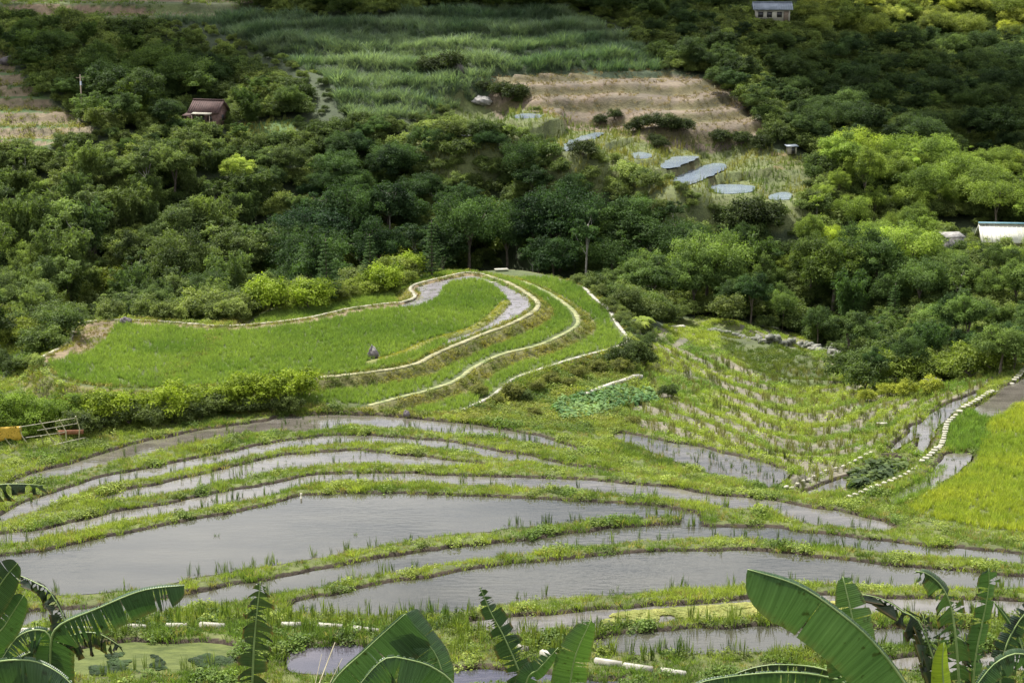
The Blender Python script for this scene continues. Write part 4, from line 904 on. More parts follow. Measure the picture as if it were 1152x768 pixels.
# ------------------------------------------------------------------ single shrubs and special trees
NTH = ('first','second','third','fourth','fifth','sixth','seventh','eighth','ninth','tenth','eleventh','twelfth','thirteenth','fourteenth','fifteenth','sixteenth')
def px_plant(pr, u, v, s, tint, label, cat, group, sz=1.0, name=None):
    p = gnd(u, v); return add_plant(pr, p - Vector((0, 0, .08)), s, random.uniform(0, 6.28), tint, label, cat, group, name, sz)
B = PROTO[10:15]
for i, (u, v) in enumerate([(88,478),(108,477),(128,475),(148,473),(166,470),(186,468),(206,465),(226,463),(246,461),(266,459),(286,457),(306,455),(326,453)]):
    px_plant(B[i % 5], u + random.uniform(-7, 7), v + 9 + random.uniform(-4, 3), random.uniform(.6, 1.15), (.09, .125, .04), NTH[i] + ' grey-green bush from the left in the hedge before the rice', 'bush', 'front hedge bushes')  # duller tint carries the shaded front of the hedge
    px_plant(B[(i + 2) % 5], u + 8 + random.uniform(-6, 6), v + random.uniform(-4, 4), random.uniform(.75, 1.35), (.19, .26, .03), NTH[i] + ' bright green bush from the left topping the front hedge', 'bush', 'bright hedge crown bushes')  # brighter tint carries the sunlit top of the hedge
for i, (u, v, s, lb) in enumerate([(14, 486, 2.7, 'large rounded bush at the left edge behind the bamboo frame'), (48, 482, 2.5, 'large dense bush just right of the one at the left edge'), (78, 478, 2.0, 'upright bush between the big left bushes and the hedge'), (-20, 488, 2.7, 'big bush cut by the left edge of the picture'),(30, 492, 1.3, 'low green bush directly behind the bamboo frame')]):
    px_plant(PROTO[[0, 3, 2, 5, 6][i]], u, v + 2, s * .24, (.14, .22, .035), lb, 'bush', None, 1.0, 'large_bush').location.z -= s * .62
edge = [(20,400),(44,396),(60,384),(70,374),(80,360),(100,357),(118,356),(140,355),(160,355),(182,356),(204,357),(226,359),(248,361),(270,359),(292,357),(314,355),(336,352),(358,349),(378,345),(398,340),(418,337),(438,334),(452,326),(462,315),(480,309),(500,304)]
for i, (u, v) in enumerate(edge):
    for q in range(4):
        if i < 6 and q == 0: continue
        px_plant(B[random.randrange(5)], u + random.uniform(-6, 6), v - 4 - 7 * q, random.uniform(.6, .95) + .25 * q, np.array((.17, .22, .045)) * random.uniform(.6, 1.3), '%s leafy shrub %s the outer edge of the path, %s' % (('low', 'middling', 'tall', 'tallest')[q], ('right on', 'one row behind', 'two rows behind', 'three rows behind')[q], ('round its left tip', 'above the brown patch', 'along the left stretch', 'left of the middle', 'right of the middle', 'near the bend', 'past the bend')[min(6, i // 4)]), 'bush', 'shrubs behind the upper rice terrace')
for u, v, s, lb in ((200, 352, 1.05, 'bright round lime-green bush above the path at left'), (165, 350, 1.2, 'taller rounded bush left of the lime-green round bush'), (350, 350, 1.6, 'broad light green bush right of the centre of the back path'), (300, 352, 1.7, 'large pale bush near the middle of the back path'), (432, 330, 1.5, 'bright light green bush where the path bends'), (462, 312, 1.3, 'light green bush just beyond the path bend'),(250,354,1.5,'wide pale green bush above the long back path')):
    px_plant(B[random.randrange(5)], u, v, s, (.20, .28, .035), lb, 'bush', None, 1.05)
for u, v, s, lb in ((368, 342, .85, 'dark pointed conifer behind the light bushes'), (486, 312, .8, 'pointed conifer near the bend of the path'), (417, 325, .75, 'small conifer between the two taller conifers'), (1005, 372, .7, 'dark conifer-like tree among the right valley trees')):
    px_plant(CONIF, u, v, s * 1.05, (.06, .12, .035), lb, 'conifer', None)
for i, (u, v, s) in enumerate([(540,445,.5),(575,448,.65),(590,452,.5),(620,432,.55),(650,425,.6),(672,418,.6),(700,412,.95),(716,405,1.0),(726,412,.8),(752,448,.6),(700,420,.7),(640,436,.45),(604,440,.5),(560,455,.4),(600,468,.4),(712,478,.4)]):
    px_plant(B[i % 5], u, v, s, (.06, .09, .03) if i in (2, 6, 7, 8, 9) else (.15, .17, .05), 'dark shrub near the corner of the lowest rice terrace' if i in (6, 7, 8) else 'dark isolated shrub on the slope right of the kitchen plot' if i == 9 else 'small dark shrub below the lowest terrace path' if i == 2 else NTH[i] + ' low olive shrub counted along the slope below the lowest terrace path', 'bush', 'shrubs at the terrace corner' if i in (6, 7, 8) else None if i in (2, 9) else 'shrubs below the lowest terrace path')
for i, (u, v, s) in enumerate([(955,430,1.6),(972,440,1.5),(990,428,1.7),(1010,432,1.6),(1030,430,1.6),(1052,432,1.4),(1075,430,1.5),(1095,426,1.5),(1118,420,1.4),(1140,412,1.4),(1160,406,1.4)]):
    px_plant(B[i % 5], u, v, s, (.07, .11, .03) if i < 3 else (.13, .18, .035), NTH[i] + ' rounded dark shrub from the left at the mouth of the stream gully' if i < 3 else NTH[i - 3] + ' rounded shrub from the left in the row above the stepping stones', 'bush', 'gully mouth shrubs' if i < 3 else 'shrubs above the stepping stones')
for i, (u, v, s) in enumerate([(1000,447,.7),(1020,446,.7),(1045,445,.8),(975,452,.6)]):
    px_plant(B[i % 5], u, v, s, (.26, .30, .045), NTH[i] + ' low yellow-green shrub in front of the shrubs by the stepping stones', 'bush', 'low yellow-green shrubs')
for i, (u, v, s) in enumerate([(495,86,1.5),(508,82,1.6),(480,84,1.3),(565,112,1.4),(580,116,1.5),(545,104,.9),(735,148,1.2),(750,150,1.3),(768,152,1.3),(720,146,1.0),(712,150,.9),(675,141,.8),(692,137,.8),(738,164,.9),(742,168,.9),(655,178,1.3),(845,258,2.0),(856,262,1.9),(835,262,1.7),(835,166,1.1),(812,164,1.2),(856,170,1.2)]):
    px_plant(B[i % 5], u, v, s, (.045, .065, .025), ('dark bush on the cane field edge beside the far boulder' if i < 3 else 'dark bush on the left border of the brown slope' if i < 6 else NTH[i - 6] + ' dark bush counted along the foot of the brown slope' if i < 15 else 'round dark bush among the upper wet paddies' if i == 15 else 'rounded dark bush beside the dirt track under the paddies' if i < 19 else 'dark bush above the small grey hut'), 'bush', [None, 'bushes by the far boulder', 'bushes left of the brown slope', 'bushes below the brown slope', 'bushes by the dirt track', 'bushes above the grey hut'][1 if i < 3 else 2 if i < 6 else 3 if i < 15 else 0 if i == 15 else 4 if i < 19 else 5])
# tree fern / palm-like plants with arching fronds
def frond_plant(u, v, s, tint, label):
    p = gnd(u, v); o = thing('tree_fern', label, 'tree fern', p); rs = random.Random(int(u)); tr = MB(); tr.tube([(0, 0, -.1), (.03, 0, .9 * s)], .09, .07, 7); tr.build('trunk', M_bark, o, True)
    for k in range(11):
        a = k * 6.283 / 11 + rs.uniform(-.2, .2); Lf = 1.7 * s * rs.uniform(.8, 1.1); V = []; Fq = []
        for j in range(13):
            t = j / 12; q = np.array([math.cos(a) * Lf * t, math.sin(a) * Lf * t, .9 * s + .75 * s * math.sin(t * 2.3) - .55 * s * t * t]); w = .26 * s * math.sin(math.pi * min(1, t * .95 + .05)) ** .6 * (1 if j % 2 else .75)
            sd = np.array([-math.sin(a), math.cos(a), 0]) * w; V += [q - sd - (0, 0, w * .3), q, q + sd - (0, 0, w * .3)]
        for j in range(12): b = 3 * j; Fq += [[b, b + 1, b + 4, b + 3], [b + 1, b + 2, b + 5, b + 4]]
        f = link('frond', mesh_np('frond', V, np.array(Fq), [M_leaf], False, np.full(len(Fq), rs.uniform(.4, .6))), o); f['tint'] = list(tint)
frond_plant(722, 371, .95, (.19, .26, .04), 'yellow-green tree fern at the far corner of the terraces')
frond_plant(152, 342, 1.5, (.22, .33, .04), 'light green tree fern behind the shrubs of the left path')
frond_plant(720, 376, .9, (.22, .28, .05), 'smaller tree fern in front of the yellow-green one')

# ------------------------------------------------------------------ rocks, walls, stones
def rock_mesh(seed, sx, sy, sz, mat, pointy=0.0, n=14):
    rs = np.random.default_rng(seed); V = []; Fq = []; T = []
    for i in range(n + 1):
        ph = math.pi * i / n
        for j in range(n * 2):
            th = math.pi * j / n; d = np.array([math.sin(ph) * math.cos(th), math.sin(ph) * math.sin(th), math.cos(ph)])
            r = 1 + .22 * math.sin(d[0] * 3 + seed) * math.cos(d[1] * 4 + seed * 2) + .10 * math.sin(d[2] * 9 + d[0] * 7 + seed)
            k = 1 - pointy * max(0, d[2]); V.append((d[0] * r * sx * k, d[1] * r * sy * k, d[2] * r * sz))
    m = n * 2
    for i in range(n):
        for j in range(m): Fq.append([i * m + j, (i + 1) * m + j, (i + 1) * m + (j + 1) % m, i * m + (j + 1) % m])
    V = np.array(V) + 0; V += rs.normal(size=V.shape) * .0
    return mesh_np('rock', V, np.array(Fq), [mat], False)
M_rocktop = solid_mat('rock_pale_top', (.10, .085, .09), (.48, .45, .40), 1.1, bump=.6)  # paler rock colour for the upper faces of the pointed boulder
def boulder(u, v, s, mat, label, seed, pointy=0.0, name='boulder'):
    p = gnd(u, v); return tag(link(name, rock_mesh(seed, s[0], s[1], s[2], mat, pointy), None, p + Vector((0, 0, s[2] * .55))), label, 'boulder')
p = boulder(420, 403, (.52, .45, .72), M_rock, 'upright pointed dark boulder with pale tip standing in the rice', 3, .55)
for o_ in list(S.objects):
    if o_.name == 'boulder':
        o_.data.materials.append(M_rocktop)
        for pl in o_.data.polygons: pl.material_index = 1 if pl.center.z > .30 and pl.center.x > -.12 else 0
boulder(141, 365, (.62, .5, .42), M_rock, 'dark boulder against the stone path at the left of the terrace', 5)
boulder(515, 84, (1.5, 1.2, 1.1), M_rock, 'big purple-grey boulder at the tip of the cane field', 7, .2)
boulder(457.5, 471, (.30, .25, .32), M_rock, 'small dark rock on the far bank of the topmost curved pond', 9, .2)
boulder(455.5, 664, (.22, .18, .22), M_rock, 'small pointed grey stone sticking out of the wide lower pond', 11, .6)
boulder(461, 541, (.32, .25, .10), M_rockg, 'pale flat stone lying in the narrow pond above the big one', 13)
boulder(542, 117, (1.6, 1.1, .8), M_rockg, 'grey boulder under the bush beside the brown slope', 15, .2)
boulder(12, 72, (1.8, 1.2, .8), M_rock, 'dark boulder on the brown terraces at far left', 17)
# white egret-like post: a small white marker post by the big pond
p = gnd(339, 566); o = thing('marker_post', 'short white marker post in the corner of the big pond', 'marker', (p.x, p.y, 2.0)); MB().tube([(0, 0, -.3), (0, 0, .32)], .07, .06, 8).build('post', M_white, o, True); MB().tube([(0, 0, .322), (0, 0, .36)], .085, .05, 8).build('cap', M_white, o, True)
M_rockw = solid_mat('mossy_rock', (.07, .08, .05), (.24, .23, .19), 1.2, bump=.6)
# dry-laid stream wall, stones as one rough wall
p0, p1, p2, p3 = [gnd(u, v) for u, v in ((858, 386), (885, 390), (912, 394), (940, 406))]
mb = MB(); P = smooth([tuple(p0)[:2], tuple(p1)[:2], tuple(p2)[:2], tuple(p3)[:2]], False, .35)
def rocks_line(P, n, hgt, mat, name, label, size=(.28, .5)):
    Vs, Fs = [], []; off = 0
    for k in range(n):
        i = random.randrange(len(P)); rm = rock_mesh(k, *[random.uniform(*size) * q for q in (1, .8, .65)], mat, 0, 5)
        v = np.empty(len(rm.vertices) * 3, np.float32); rm.vertices.foreach_get('co', v); v = v.reshape(-1, 3)
        f = np.empty(len(rm.polygons) * 4, np.int32); rm.polygons.foreach_get('vertices', f); bpy.data.meshes.remove(rm)
        a = random.uniform(0, 6.28); ca, sa = math.cos(a), math.sin(a); v = np.stack([v[:, 0] * ca - v[:, 1] * sa, v[:, 0] * sa + v[:, 1] * ca, v[:, 2]], 1)
        px_, py_ = P[i][0] + random.uniform(-.3, .3), P[i][1] + random.uniform(-.45, .45)
        v += (px_, py_, float(gh(px_, py_)) + random.uniform(0, hgt)); Vs.append(v); Fs.append(f.reshape(-1, 4) + off); off += len(v)
    return tag(link(name, mesh_np(name, np.concatenate(Vs), np.concatenate(Fs), [mat])), label, 'wall')
rocks_line(P, 150, .8, M_rockw, 'rubble_wall', 'rough grey rubble wall above the stream at the valley bottom')
P = smooth([tuple(gnd(u, v))[:2] for u, v in ((800, 372), (830, 378), (856, 384))], False, .35)
rocks_line(P, 40, .2, M_rockw, 'rubble_bank', 'low line of grey stones left of the rubble wall')
def low_wall(px, h, w, name, label, mat=M_stone):
    P = smooth(np.array([tuple(gnd(u, v))[:2] for u, v in px]), False, .5 if name == 'low_wall' else 2.2); mb = MB()
    for a, b_ in zip(P[:-1], P[1:]):
        c = (a + b_) / 2; z = float(gh(c[0], c[1])); mb.box((c[0], c[1], z + h / 2 - .1), (np.hypot(*(b_ - a)) - .02, w, h + .2 + (random.uniform(0, .08) if name == 'low_wall' else 0)), math.atan2(*(b_ - a)[::-1]), .94)
    return tag(mb.build(name, mat), label, 'wall')
low_wall(LOWWALL, .35, .45, 'low_wall', 'low pale retaining wall beside the kitchen plot')
for i, seg in enumerate([[(20,713),(60,711),(110,709)],[(136,708),(165,708)],[(186,707),(211,707)],[(224,707),(253,707)],[(316,706),(341,706.5)],[(357,707),(386,709)],[(396,710),(426,713)],[(576,730),(594,733)],[(608,737),(625,741)],[(668,746),(700,752),(735,757)],[(742,758),(772,762)]]):
    low_wall(seg, .26, .28, 'kerb_block', ['pale kerb behind the banana leaves at lower left','pale concrete kerb nearest the long drooping banana leaf','pale concrete kerb third from the left of the duckweed pond','pale concrete kerb just left of the upright torn banana leaf','pale kerb just right of the upright torn banana leaf','pale concrete kerb above the dark puddle','pale concrete kerb above the tent shaped banana leaf','short pale kerb right of the dark twisted banana leaf','short pale kerb behind the bright green banana leaf','long pale kerb right of the bright green banana leaf','pale kerb above the arching leaf at bottom right'][i], M_stone)['category'] = 'kerb'
# stepping stones
def stones(px, step, label, group, s=(.42, .26)):
    P = smooth(np.array([tuple(gnd(u, v))[:2] for u, v in px]), False, .2); seg = np.hypot(*np.diff(P, axis=0).T); a = np.concatenate([[0], np.cumsum(seg)]); c = .2; me = None
    while c < a[-1]:
        x, y = np.interp(c, a, P[:, 0]), np.interp(c, a, P[:, 1]); x2, y2 = np.interp(c + .1, a, P[:, 0]), np.interp(c + .1, a, P[:, 1])
        if me is None:
            mb = MB(); mb.box((0, 0, 0), (s[0] * .72, s[1] * 1.35, .12), 0, .86); me = mb.mesh('stepping_stone', M_white)
        o = link('stepping_stone', me, None, (x, y, float(gh(x, y)) + .19)); o.rotation_euler = (0, 0, math.atan2(y2 - y, x2 - x) + random.uniform(-.2, .2)); o.scale = (random.uniform(.8, 1.2), random.uniform(.8, 1.15), 1)
        tag(o, label, 'stone', group); c += step * random.uniform(.9, 1.1)
stones(STONES_A, .74, 'white block in the long curved line of stepping stones at right', 'long line of stepping stones', (.46, .34))
stones(STONES_B, .95, 'small white block in the short left line of stepping stones', 'short line of stepping stones', (.5, .18))
# flat slabs lying about
for u, v, s, lb in ((763, 369, (1.5, .8), 'flat pale slab at the edge of the gully trees'), (992, 479, (.9, .35), 'narrow white board lying on a bowl terrace'), (553, 320, (1.6, .35), 'thin pale plank laid across the curved water channel'), (564, 305, (1.6, .7), 'flat grey slab at the back edge of the terraces'), (835, 352, (1.2, .5), 'small pale slab by the stream')):
    p = gnd(u, v); o = tag(MB().box((0, 0, 0), (s[0], s[1], .1), random.uniform(-.3, .3)).build('slab', M_white), lb, 'slab'); o.location = p + Vector((0, 0, .22))
# dark drain outlet in the gully
p = gnd(1049, 438); o = thing('drain_box', 'dark concrete drain box under the shrubs of the bowl', 'drain', p, .4)
M_dark = solid_mat('dark_concrete', (.03, .03, .03), (.08, .075, .07), 3)
MB().box((-.6, 0, .35), (.16, 1.0, .9)).box((.6, 0, .35), (.16, 1.0, .9)).build('side_wall', M_dark, o); MB().box((0, 0, .86), (1.5, 1.1, .12)).build('cover', M_dark, o); MB().box((0, .4, .3), (1.02, .1, .8)).build('back_wall', M_dark, o)

# ------------------------------------------------------------------ buildings
M_brick = solid_mat('hut_brick', (.10, .055, .045), (.22, .13, .11), 2.5); M_tile = solid_mat('hut_tile', (.05, .026, .023), (.10, .055, .047), 2)
M_plas = solid_mat('plaster', (.26, .24, .19), (.42, .39, .31), 1); M_groof = solid_mat('grey_roof', (.13, .15, .18), (.22, .25, .29), 1, .5)
M_cream = solid_mat('cream_roof', (.45, .44, .35), (.66, .64, .53), .8, .6); M_blue = solid_mat('blue_ridge', (.12, .26, .32), (.2, .36, .42), 2, .5)
M_hole = solid_mat('dark_opening', (.012, .012, .014), (.03, .028, .026), 2, .4); M_wood = solid_mat('weathered_wood', (.10, .07, .05), (.22, .17, .12), 3)
def gable(o, Lx, Ly, H, rise, over, roofm, wallm, ribs=0):
    w = MB(); w.box((0, 0, H / 2), (Lx, Ly, H))
    for sx in (-1, 1): w.quad((sx * Lx / 2, -Ly / 2, H), (sx * Lx / 2, Ly / 2, H), (sx * Lx / 2, 0, H + rise))
    w.build('wall', wallm, o)
    r = MB(); a = math.atan2(rise, Ly / 2); ln = math.hypot(rise, Ly / 2) + over
    for sy in (-1, 1):
        cy = sy * (ln / 2) * math.cos(a); cz = H + rise - (ln / 2) * math.sin(a) + .08; r.box((0, cy, cz), (Lx + 2 * over, ln, .12), 0, 1.0, -sy * a)
        for k in range(ribs): r.box((-Lx / 2 - over + (k + .5) * (Lx + 2 * over) / ribs, cy, cz + .09), (.08, ln, .07), 0, 1, -sy * a)
    rf = r.build('roof', roofm, o); MB().box((0, 0, H + rise + .2), (Lx + 2 * over, .3, .14)).build('ridge', roofm, rf)
p = gnd(236, 142); p.z = float(gh(p.x, p.y))
o = thing('hut', 'small brick hut with reddish brown tiled roof among the trees', 'hut', p, R(-18)); gable(o, 4.4, 3.6, 2.3, 1.5, .45, M_tile, M_brick, 14)
d_ = MB().box((-.3, -1.83, .95), (.85, .08, 1.9)).build('door', M_hole, o); MB().box((-.3, -1.88, 1.95), (1.05, .06, .1)).build('door_frame', M_wood, d_)
for xx in (-1.5, 1.0):
    w = MB().box((xx, -1.83, 1.3), (.7, .08, .8)).build('window', M_hole, o); MB().box((xx, -1.88, 1.3), (.05, .05, .8)).box((xx, -1.88, .86), (.85, .12, .08)).build('frame', M_wood, w)
w = MB().box((2.23, .2, 1.3), (.08, .8, .9)).build('window', M_hole, o); MB().box((2.28, .2, .8), (.12, 1.0, .08)).build('sill', M_wood, w)
MB().box((0, -2.35, 2.12), (3.2, 1.1, .08), 0, 1, R(12)).build('awning', M_plas, o)
for xx in (-1.5, 1.5): MB().tube([(xx, -2.8, 0), (xx, -2.8, 2.0)], .06, .06, 6).build('post', M_wood, o)
MB().box((-3.1, .3, .8), (1.6, 2.2, 1.6)).build('lean_to_wall', M_brick, o); MB().box((-3.15, .25, 1.75), (2.0, 2.8, .1), 0, 1, R(10)).build('lean_to_roof', M_tile, o)
p = gnd(868, 25); o = thing('house', 'pale walled house with long grey-blue roof on the hilltop', 'house', p, R(-4)); gable(o, 6.2, 4.5, 2.4, 1.0, .5, M_groof, M_plas, 16)
for xx in (-2.2, -.6, 1.2): 
    w = MB().box((xx, -2.28, 1.4), (.9, .08, 1.0)).build('window', M_hole, o); MB().box((xx, -2.33, .85), (1.05, .14, .08)).build('sill', M_plas, w)
MB().box((2.4, -2.28, 1.0), (.9, .08, 2.0)).build('door', M_wood, o)
p = gnd(890, 174); o = thing('shed', 'tiny grey shed beside the upper marsh', 'shed', p, R(5)); o.scale = (.75,) * 3; MB().box((0, 0, .8), (1.9, 1.6, 1.6)).build('wall', M_plas, o); MB().box((0, 0, 1.68), (2.5, 2.2, .12), 0, 1, R(5)).build('roof', M_groof, o); MB().box((.2, -.83, .75), (.7, .06, 1.4)).build('door', M_hole, o)
p = at_y(1130, 262, 226); p.z = float(gh(p.x, p.y)); hh = at_y(1130, 252, 226).z - p.z
o = thing('farm_building', 'low farm building with wide cream roof at the right edge', 'building', p, R(-6)); gable(o, 6.0, 5.0, max(1.6, hh - 1.9), 1.7, .5, M_cream, M_plas, 12); MB().box((0, 0, max(1.6, hh - 1.9) + 1.7 + .32), (7.0, .5, .16)).build('ridge_cap', M_blue, o)
for xx in (-1.8, 0, 1.8):
    w = MB().box((xx, -3.03, .95), (1.0, .08, .8)).build('window', M_hole, o); MB().box((xx, -3.08, .5), (1.15, .14, .08)).build('sill', M_plas, w)
p = at_y(1072, 256, 224); p.z = float(gh(p.x, p.y)); hh = max(1.5, at_y(1072, 253, 224).z - p.z)
o = thing('outbuilding', 'small outbuilding with flat grey roof left of the cream roof', 'shed', p, R(12)); o.scale = (.72,) * 3; MB().box((0, 0, hh / 2 - .1), (3.4, 2.6, hh - .2)).build('wall', M_rockg, o); MB().box((0, 0, hh), (4.0, 3.0, .12), 0, 1, R(10)).build('roof', M_rockg, o); MB().box((.4, -1.33, .8), (.8, .06, 1.5)).build('door', M_hole, o)
for i, (u_q, dy) in enumerate(((1056, -4), (1068, -4.5), (1080, -5), (1090, -5.5), (1101, -4.5), (1114, -5), (1128, -5), (1143, -5.5))):
    q = at_y(u_q, 262, 226 + dy); q.z = float(gh(q.x, q.y)) - .1
    add_plant(B[i % 5], q, random.uniform(.9, 1.15), i * 1.3, (.14, .20, .05), NTH[i] + ' sunlit shrub from the left hiding the farm building walls', 'bush', 'shrubs by the farm building')
# utility pole on the far left slope
p = gnd(93, 136); o = thing('utility_pole', 'thin dark utility pole beside the brown terraces', 'pole', p); MB().tube([(0, 0, -.3), (0, 0, 7.0)], .13, .09, 8).build('pole', M_wood, o, True); MB().box((0, 0, 6.5), (1.3, .1, .1)).build('crossarm', M_wood, o); MB().tube([(.1, -.2, 5.4), (.1, -.2, 6.0)], .16, .16, 8).build('transformer', M_groof, o)

# ------------------------------------------------------------------ bamboo frame with orange net
M_bam = solid_mat('old_bamboo', (.50, .45, .32), (.76, .70, .54), 4); M_net, t, out = new_mat('orange_net'); l = t.links.new
p_ = nd(t, 'ShaderNodeBsdfPrincipled', Roughness=.8); p_.inputs['Base Color'].default_value = (.60, .38, .05, 1); tp = nd(t, 'ShaderNodeBsdfTransparent'); ms = nd(t, 'ShaderNodeMixShader'); ck = nd(t, 'ShaderNodeTexNoise', Scale=9.0, Detail=3)
c_ = nd(t, 'ShaderNodeTexCoord'); l(c_.outputs['Object'], ck.inputs['Vector']); l(ramp(t, ck.outputs['Fac'], [(.36, (0, 0, 0)), (.42, (1, 1, 1))]), ms.inputs[0]); l(tp.outputs[0], ms.inputs[1]); l(p_.outputs[0], ms.inputs[2]); l(ms.outputs[0], out.inputs['Surface'])
Y0 = gnd(75, 503).y; org = Vector((gnd(50, 505).x, Y0, float(gnd(50, 505).z)))
o = thing('trellis', 'leaning pale bamboo pole trellis in the grass at left', 'trellis', org)
def fp(u, v, dy=0.0): return at_y(u, v, Y0 + dy) - org
for pts in ([(-6,500),(9,516)],[(6,493),(21,513)],[(22,480),(24.5,490),(35,505)],[(45,473),(61,499)],[(46,490),(51,505)],[(67,472),(74,485),(75,504)],[(63.5,482),(70,496)],[(85,468),(89.6,482),(88.5,496)]):
    MB().tube([tuple(fp(*q, .4 * k)) for k, q in enumerate(pts)], .045, .05, 6).build('pole', M_bam, o, True)
for pts in ([(22,480),(60,474),(84,470)],[(42,484),(87,476)],[(29,492),(73,486)],[(-15,512),(37.5,505),(96,492)]):
    MB().tube([tuple(fp(*q, .12)) for q in pts], .028, .022, 6).build('rail', M_bam, o, True)
V = []; Fq = []
for i in range(13):
    for j in range(6):
        q = fp(-25 + i * 4.1, 482 - i * .25 + j * 2.9 + (1.4 * math.sin(i * 1.3) if j == 5 else 0), .25 + .08 * math.sin(i * 1.9 + j)); V.append(tuple(q + org))
for i in range(12):
    for j in range(5): a = i * 6 + j; Fq.append([a, a + 6, a + 7, a + 1])
net = link('orange_net', mesh_np('orange_net', V, np.array(Fq), [M_net], True)); sm = net.modifiers.new('thickness', 'SOLIDIFY'); sm.thickness = .02
tag(net, 'orange netting hung on the left end of the bamboo trellis', 'net')
p = at_y(79, 486, Y0 + 1.2); o = tag(MB().box((0, 0, 0), (2.0, .06, .35), R(6)).build('rusty_board', solid_mat('rusty', (.16, .06, .03), (.34, .16, .08), 3)), 'rusty board propped behind the right end of the trellis', 'board'); o.location = p

# ------------------------------------------------------------------ banana plants in the foreground
def banana_mat(name, c1, c2):
    m, t, out = new_mat(name); l = t.links.new
    a = nd(t, 'ShaderNodeAttribute'); a.attribute_name = 'col'       # x along, y across, z tatter brownness
    s = nd(t, 'ShaderNodeSeparateColor'); l(a.outputs['Color'], s.inputs[0])
    w = nd(t, 'ShaderNodeMath', operation='SINE'); mm = nd(t, 'ShaderNodeMath', operation='MULTIPLY'); mm.inputs[1].default_value = 560; l(s.outputs[0], mm.inputs[0]); l(mm.outputs[0], w.inputs[0])
    nn = obj_noise(t, 1.8, 6); n2 = nd(t, 'ShaderNodeTexNoise', Scale=1.0, Detail=3); n2.noise_dimensions = '1D'; m3 = nd(t, 'ShaderNodeMath', operation='MULTIPLY'); m3.inputs[1].default_value = 60; l(s.outputs[0], m3.inputs[0]); l(m3.outputs[0], n2.inputs['W'])
    col = ramp(t, nn, [(.3, c1), (.7, c2)]); col = mul(t, col, ramp(t, n2.outputs['Fac'], [(.3, (.62, .66, .6)), (.7, (1, 1, 1))]))
    col = mul(t, col, ramp(t, w.outputs[0], [(0, (.86, .88, .84)), (1, (1, 1, 1))]))
    col = mul(t, col, ramp(t, obj_noise(t, 9.0, 5), [(.30, (.45, .38, .22)), (.38, (1, 1, 1))]))
    mxb = nd(t, 'ShaderNodeMix'); mxb.data_type = 'RGBA'; l(s.outputs[2], mxb.inputs['Factor']); l(col, mxb.inputs['A']); mxb.inputs['B'].default_value = (.16, .10, .045, 1); col = mxb.outputs['Result']
    p = nd(t, 'ShaderNodeBsdfPrincipled', Roughness=.38); l(col, p.inputs['Base Color']); b = nd(t, 'ShaderNodeBump', Strength=.35, Distance=.004); l(w.outputs[0], b.inputs['Height']); l(b.outputs[0], p.inputs['Normal'])
    tr = nd(t, 'ShaderNodeBsdfTranslucent'); l(mul(t, col, (1.3, 1.5, .5)), tr.inputs['Color']); ms = nd(t, 'ShaderNodeMixShader', Fac=.27); l(p.outputs[0], ms.inputs[1]); l(tr.outputs[0], ms.inputs[2]); l(ms.outputs[0], out.inputs['Surface']); return m
M_ban = banana_mat('banana_leaf', (.042, .088, .036), (.075, .135, .055)); M_band = banana_mat('banana_leaf_dark', (.022, .045, .024), (.042, .075, .038)); M_bang = banana_mat('banana_leaf_bright', (.085, .155, .045), (.125, .21, .06)); M_banw = banana_mat('banana_leaf_waxy', (.060, .118, .048), (.095, .165, .07)); M_bany = banana_mat('banana_leaf_young', (.24, .30, .03), (.34, .40, .04))
M_rib = solid_mat('banana_rib', (.20, .28, .09), (.34, .42, .16), 4, .45, .1); M_stem = solid_mat('banana_stem', (.10, .13, .04), (.22, .20, .10), 2.5, .6)
PXM = 1900.0
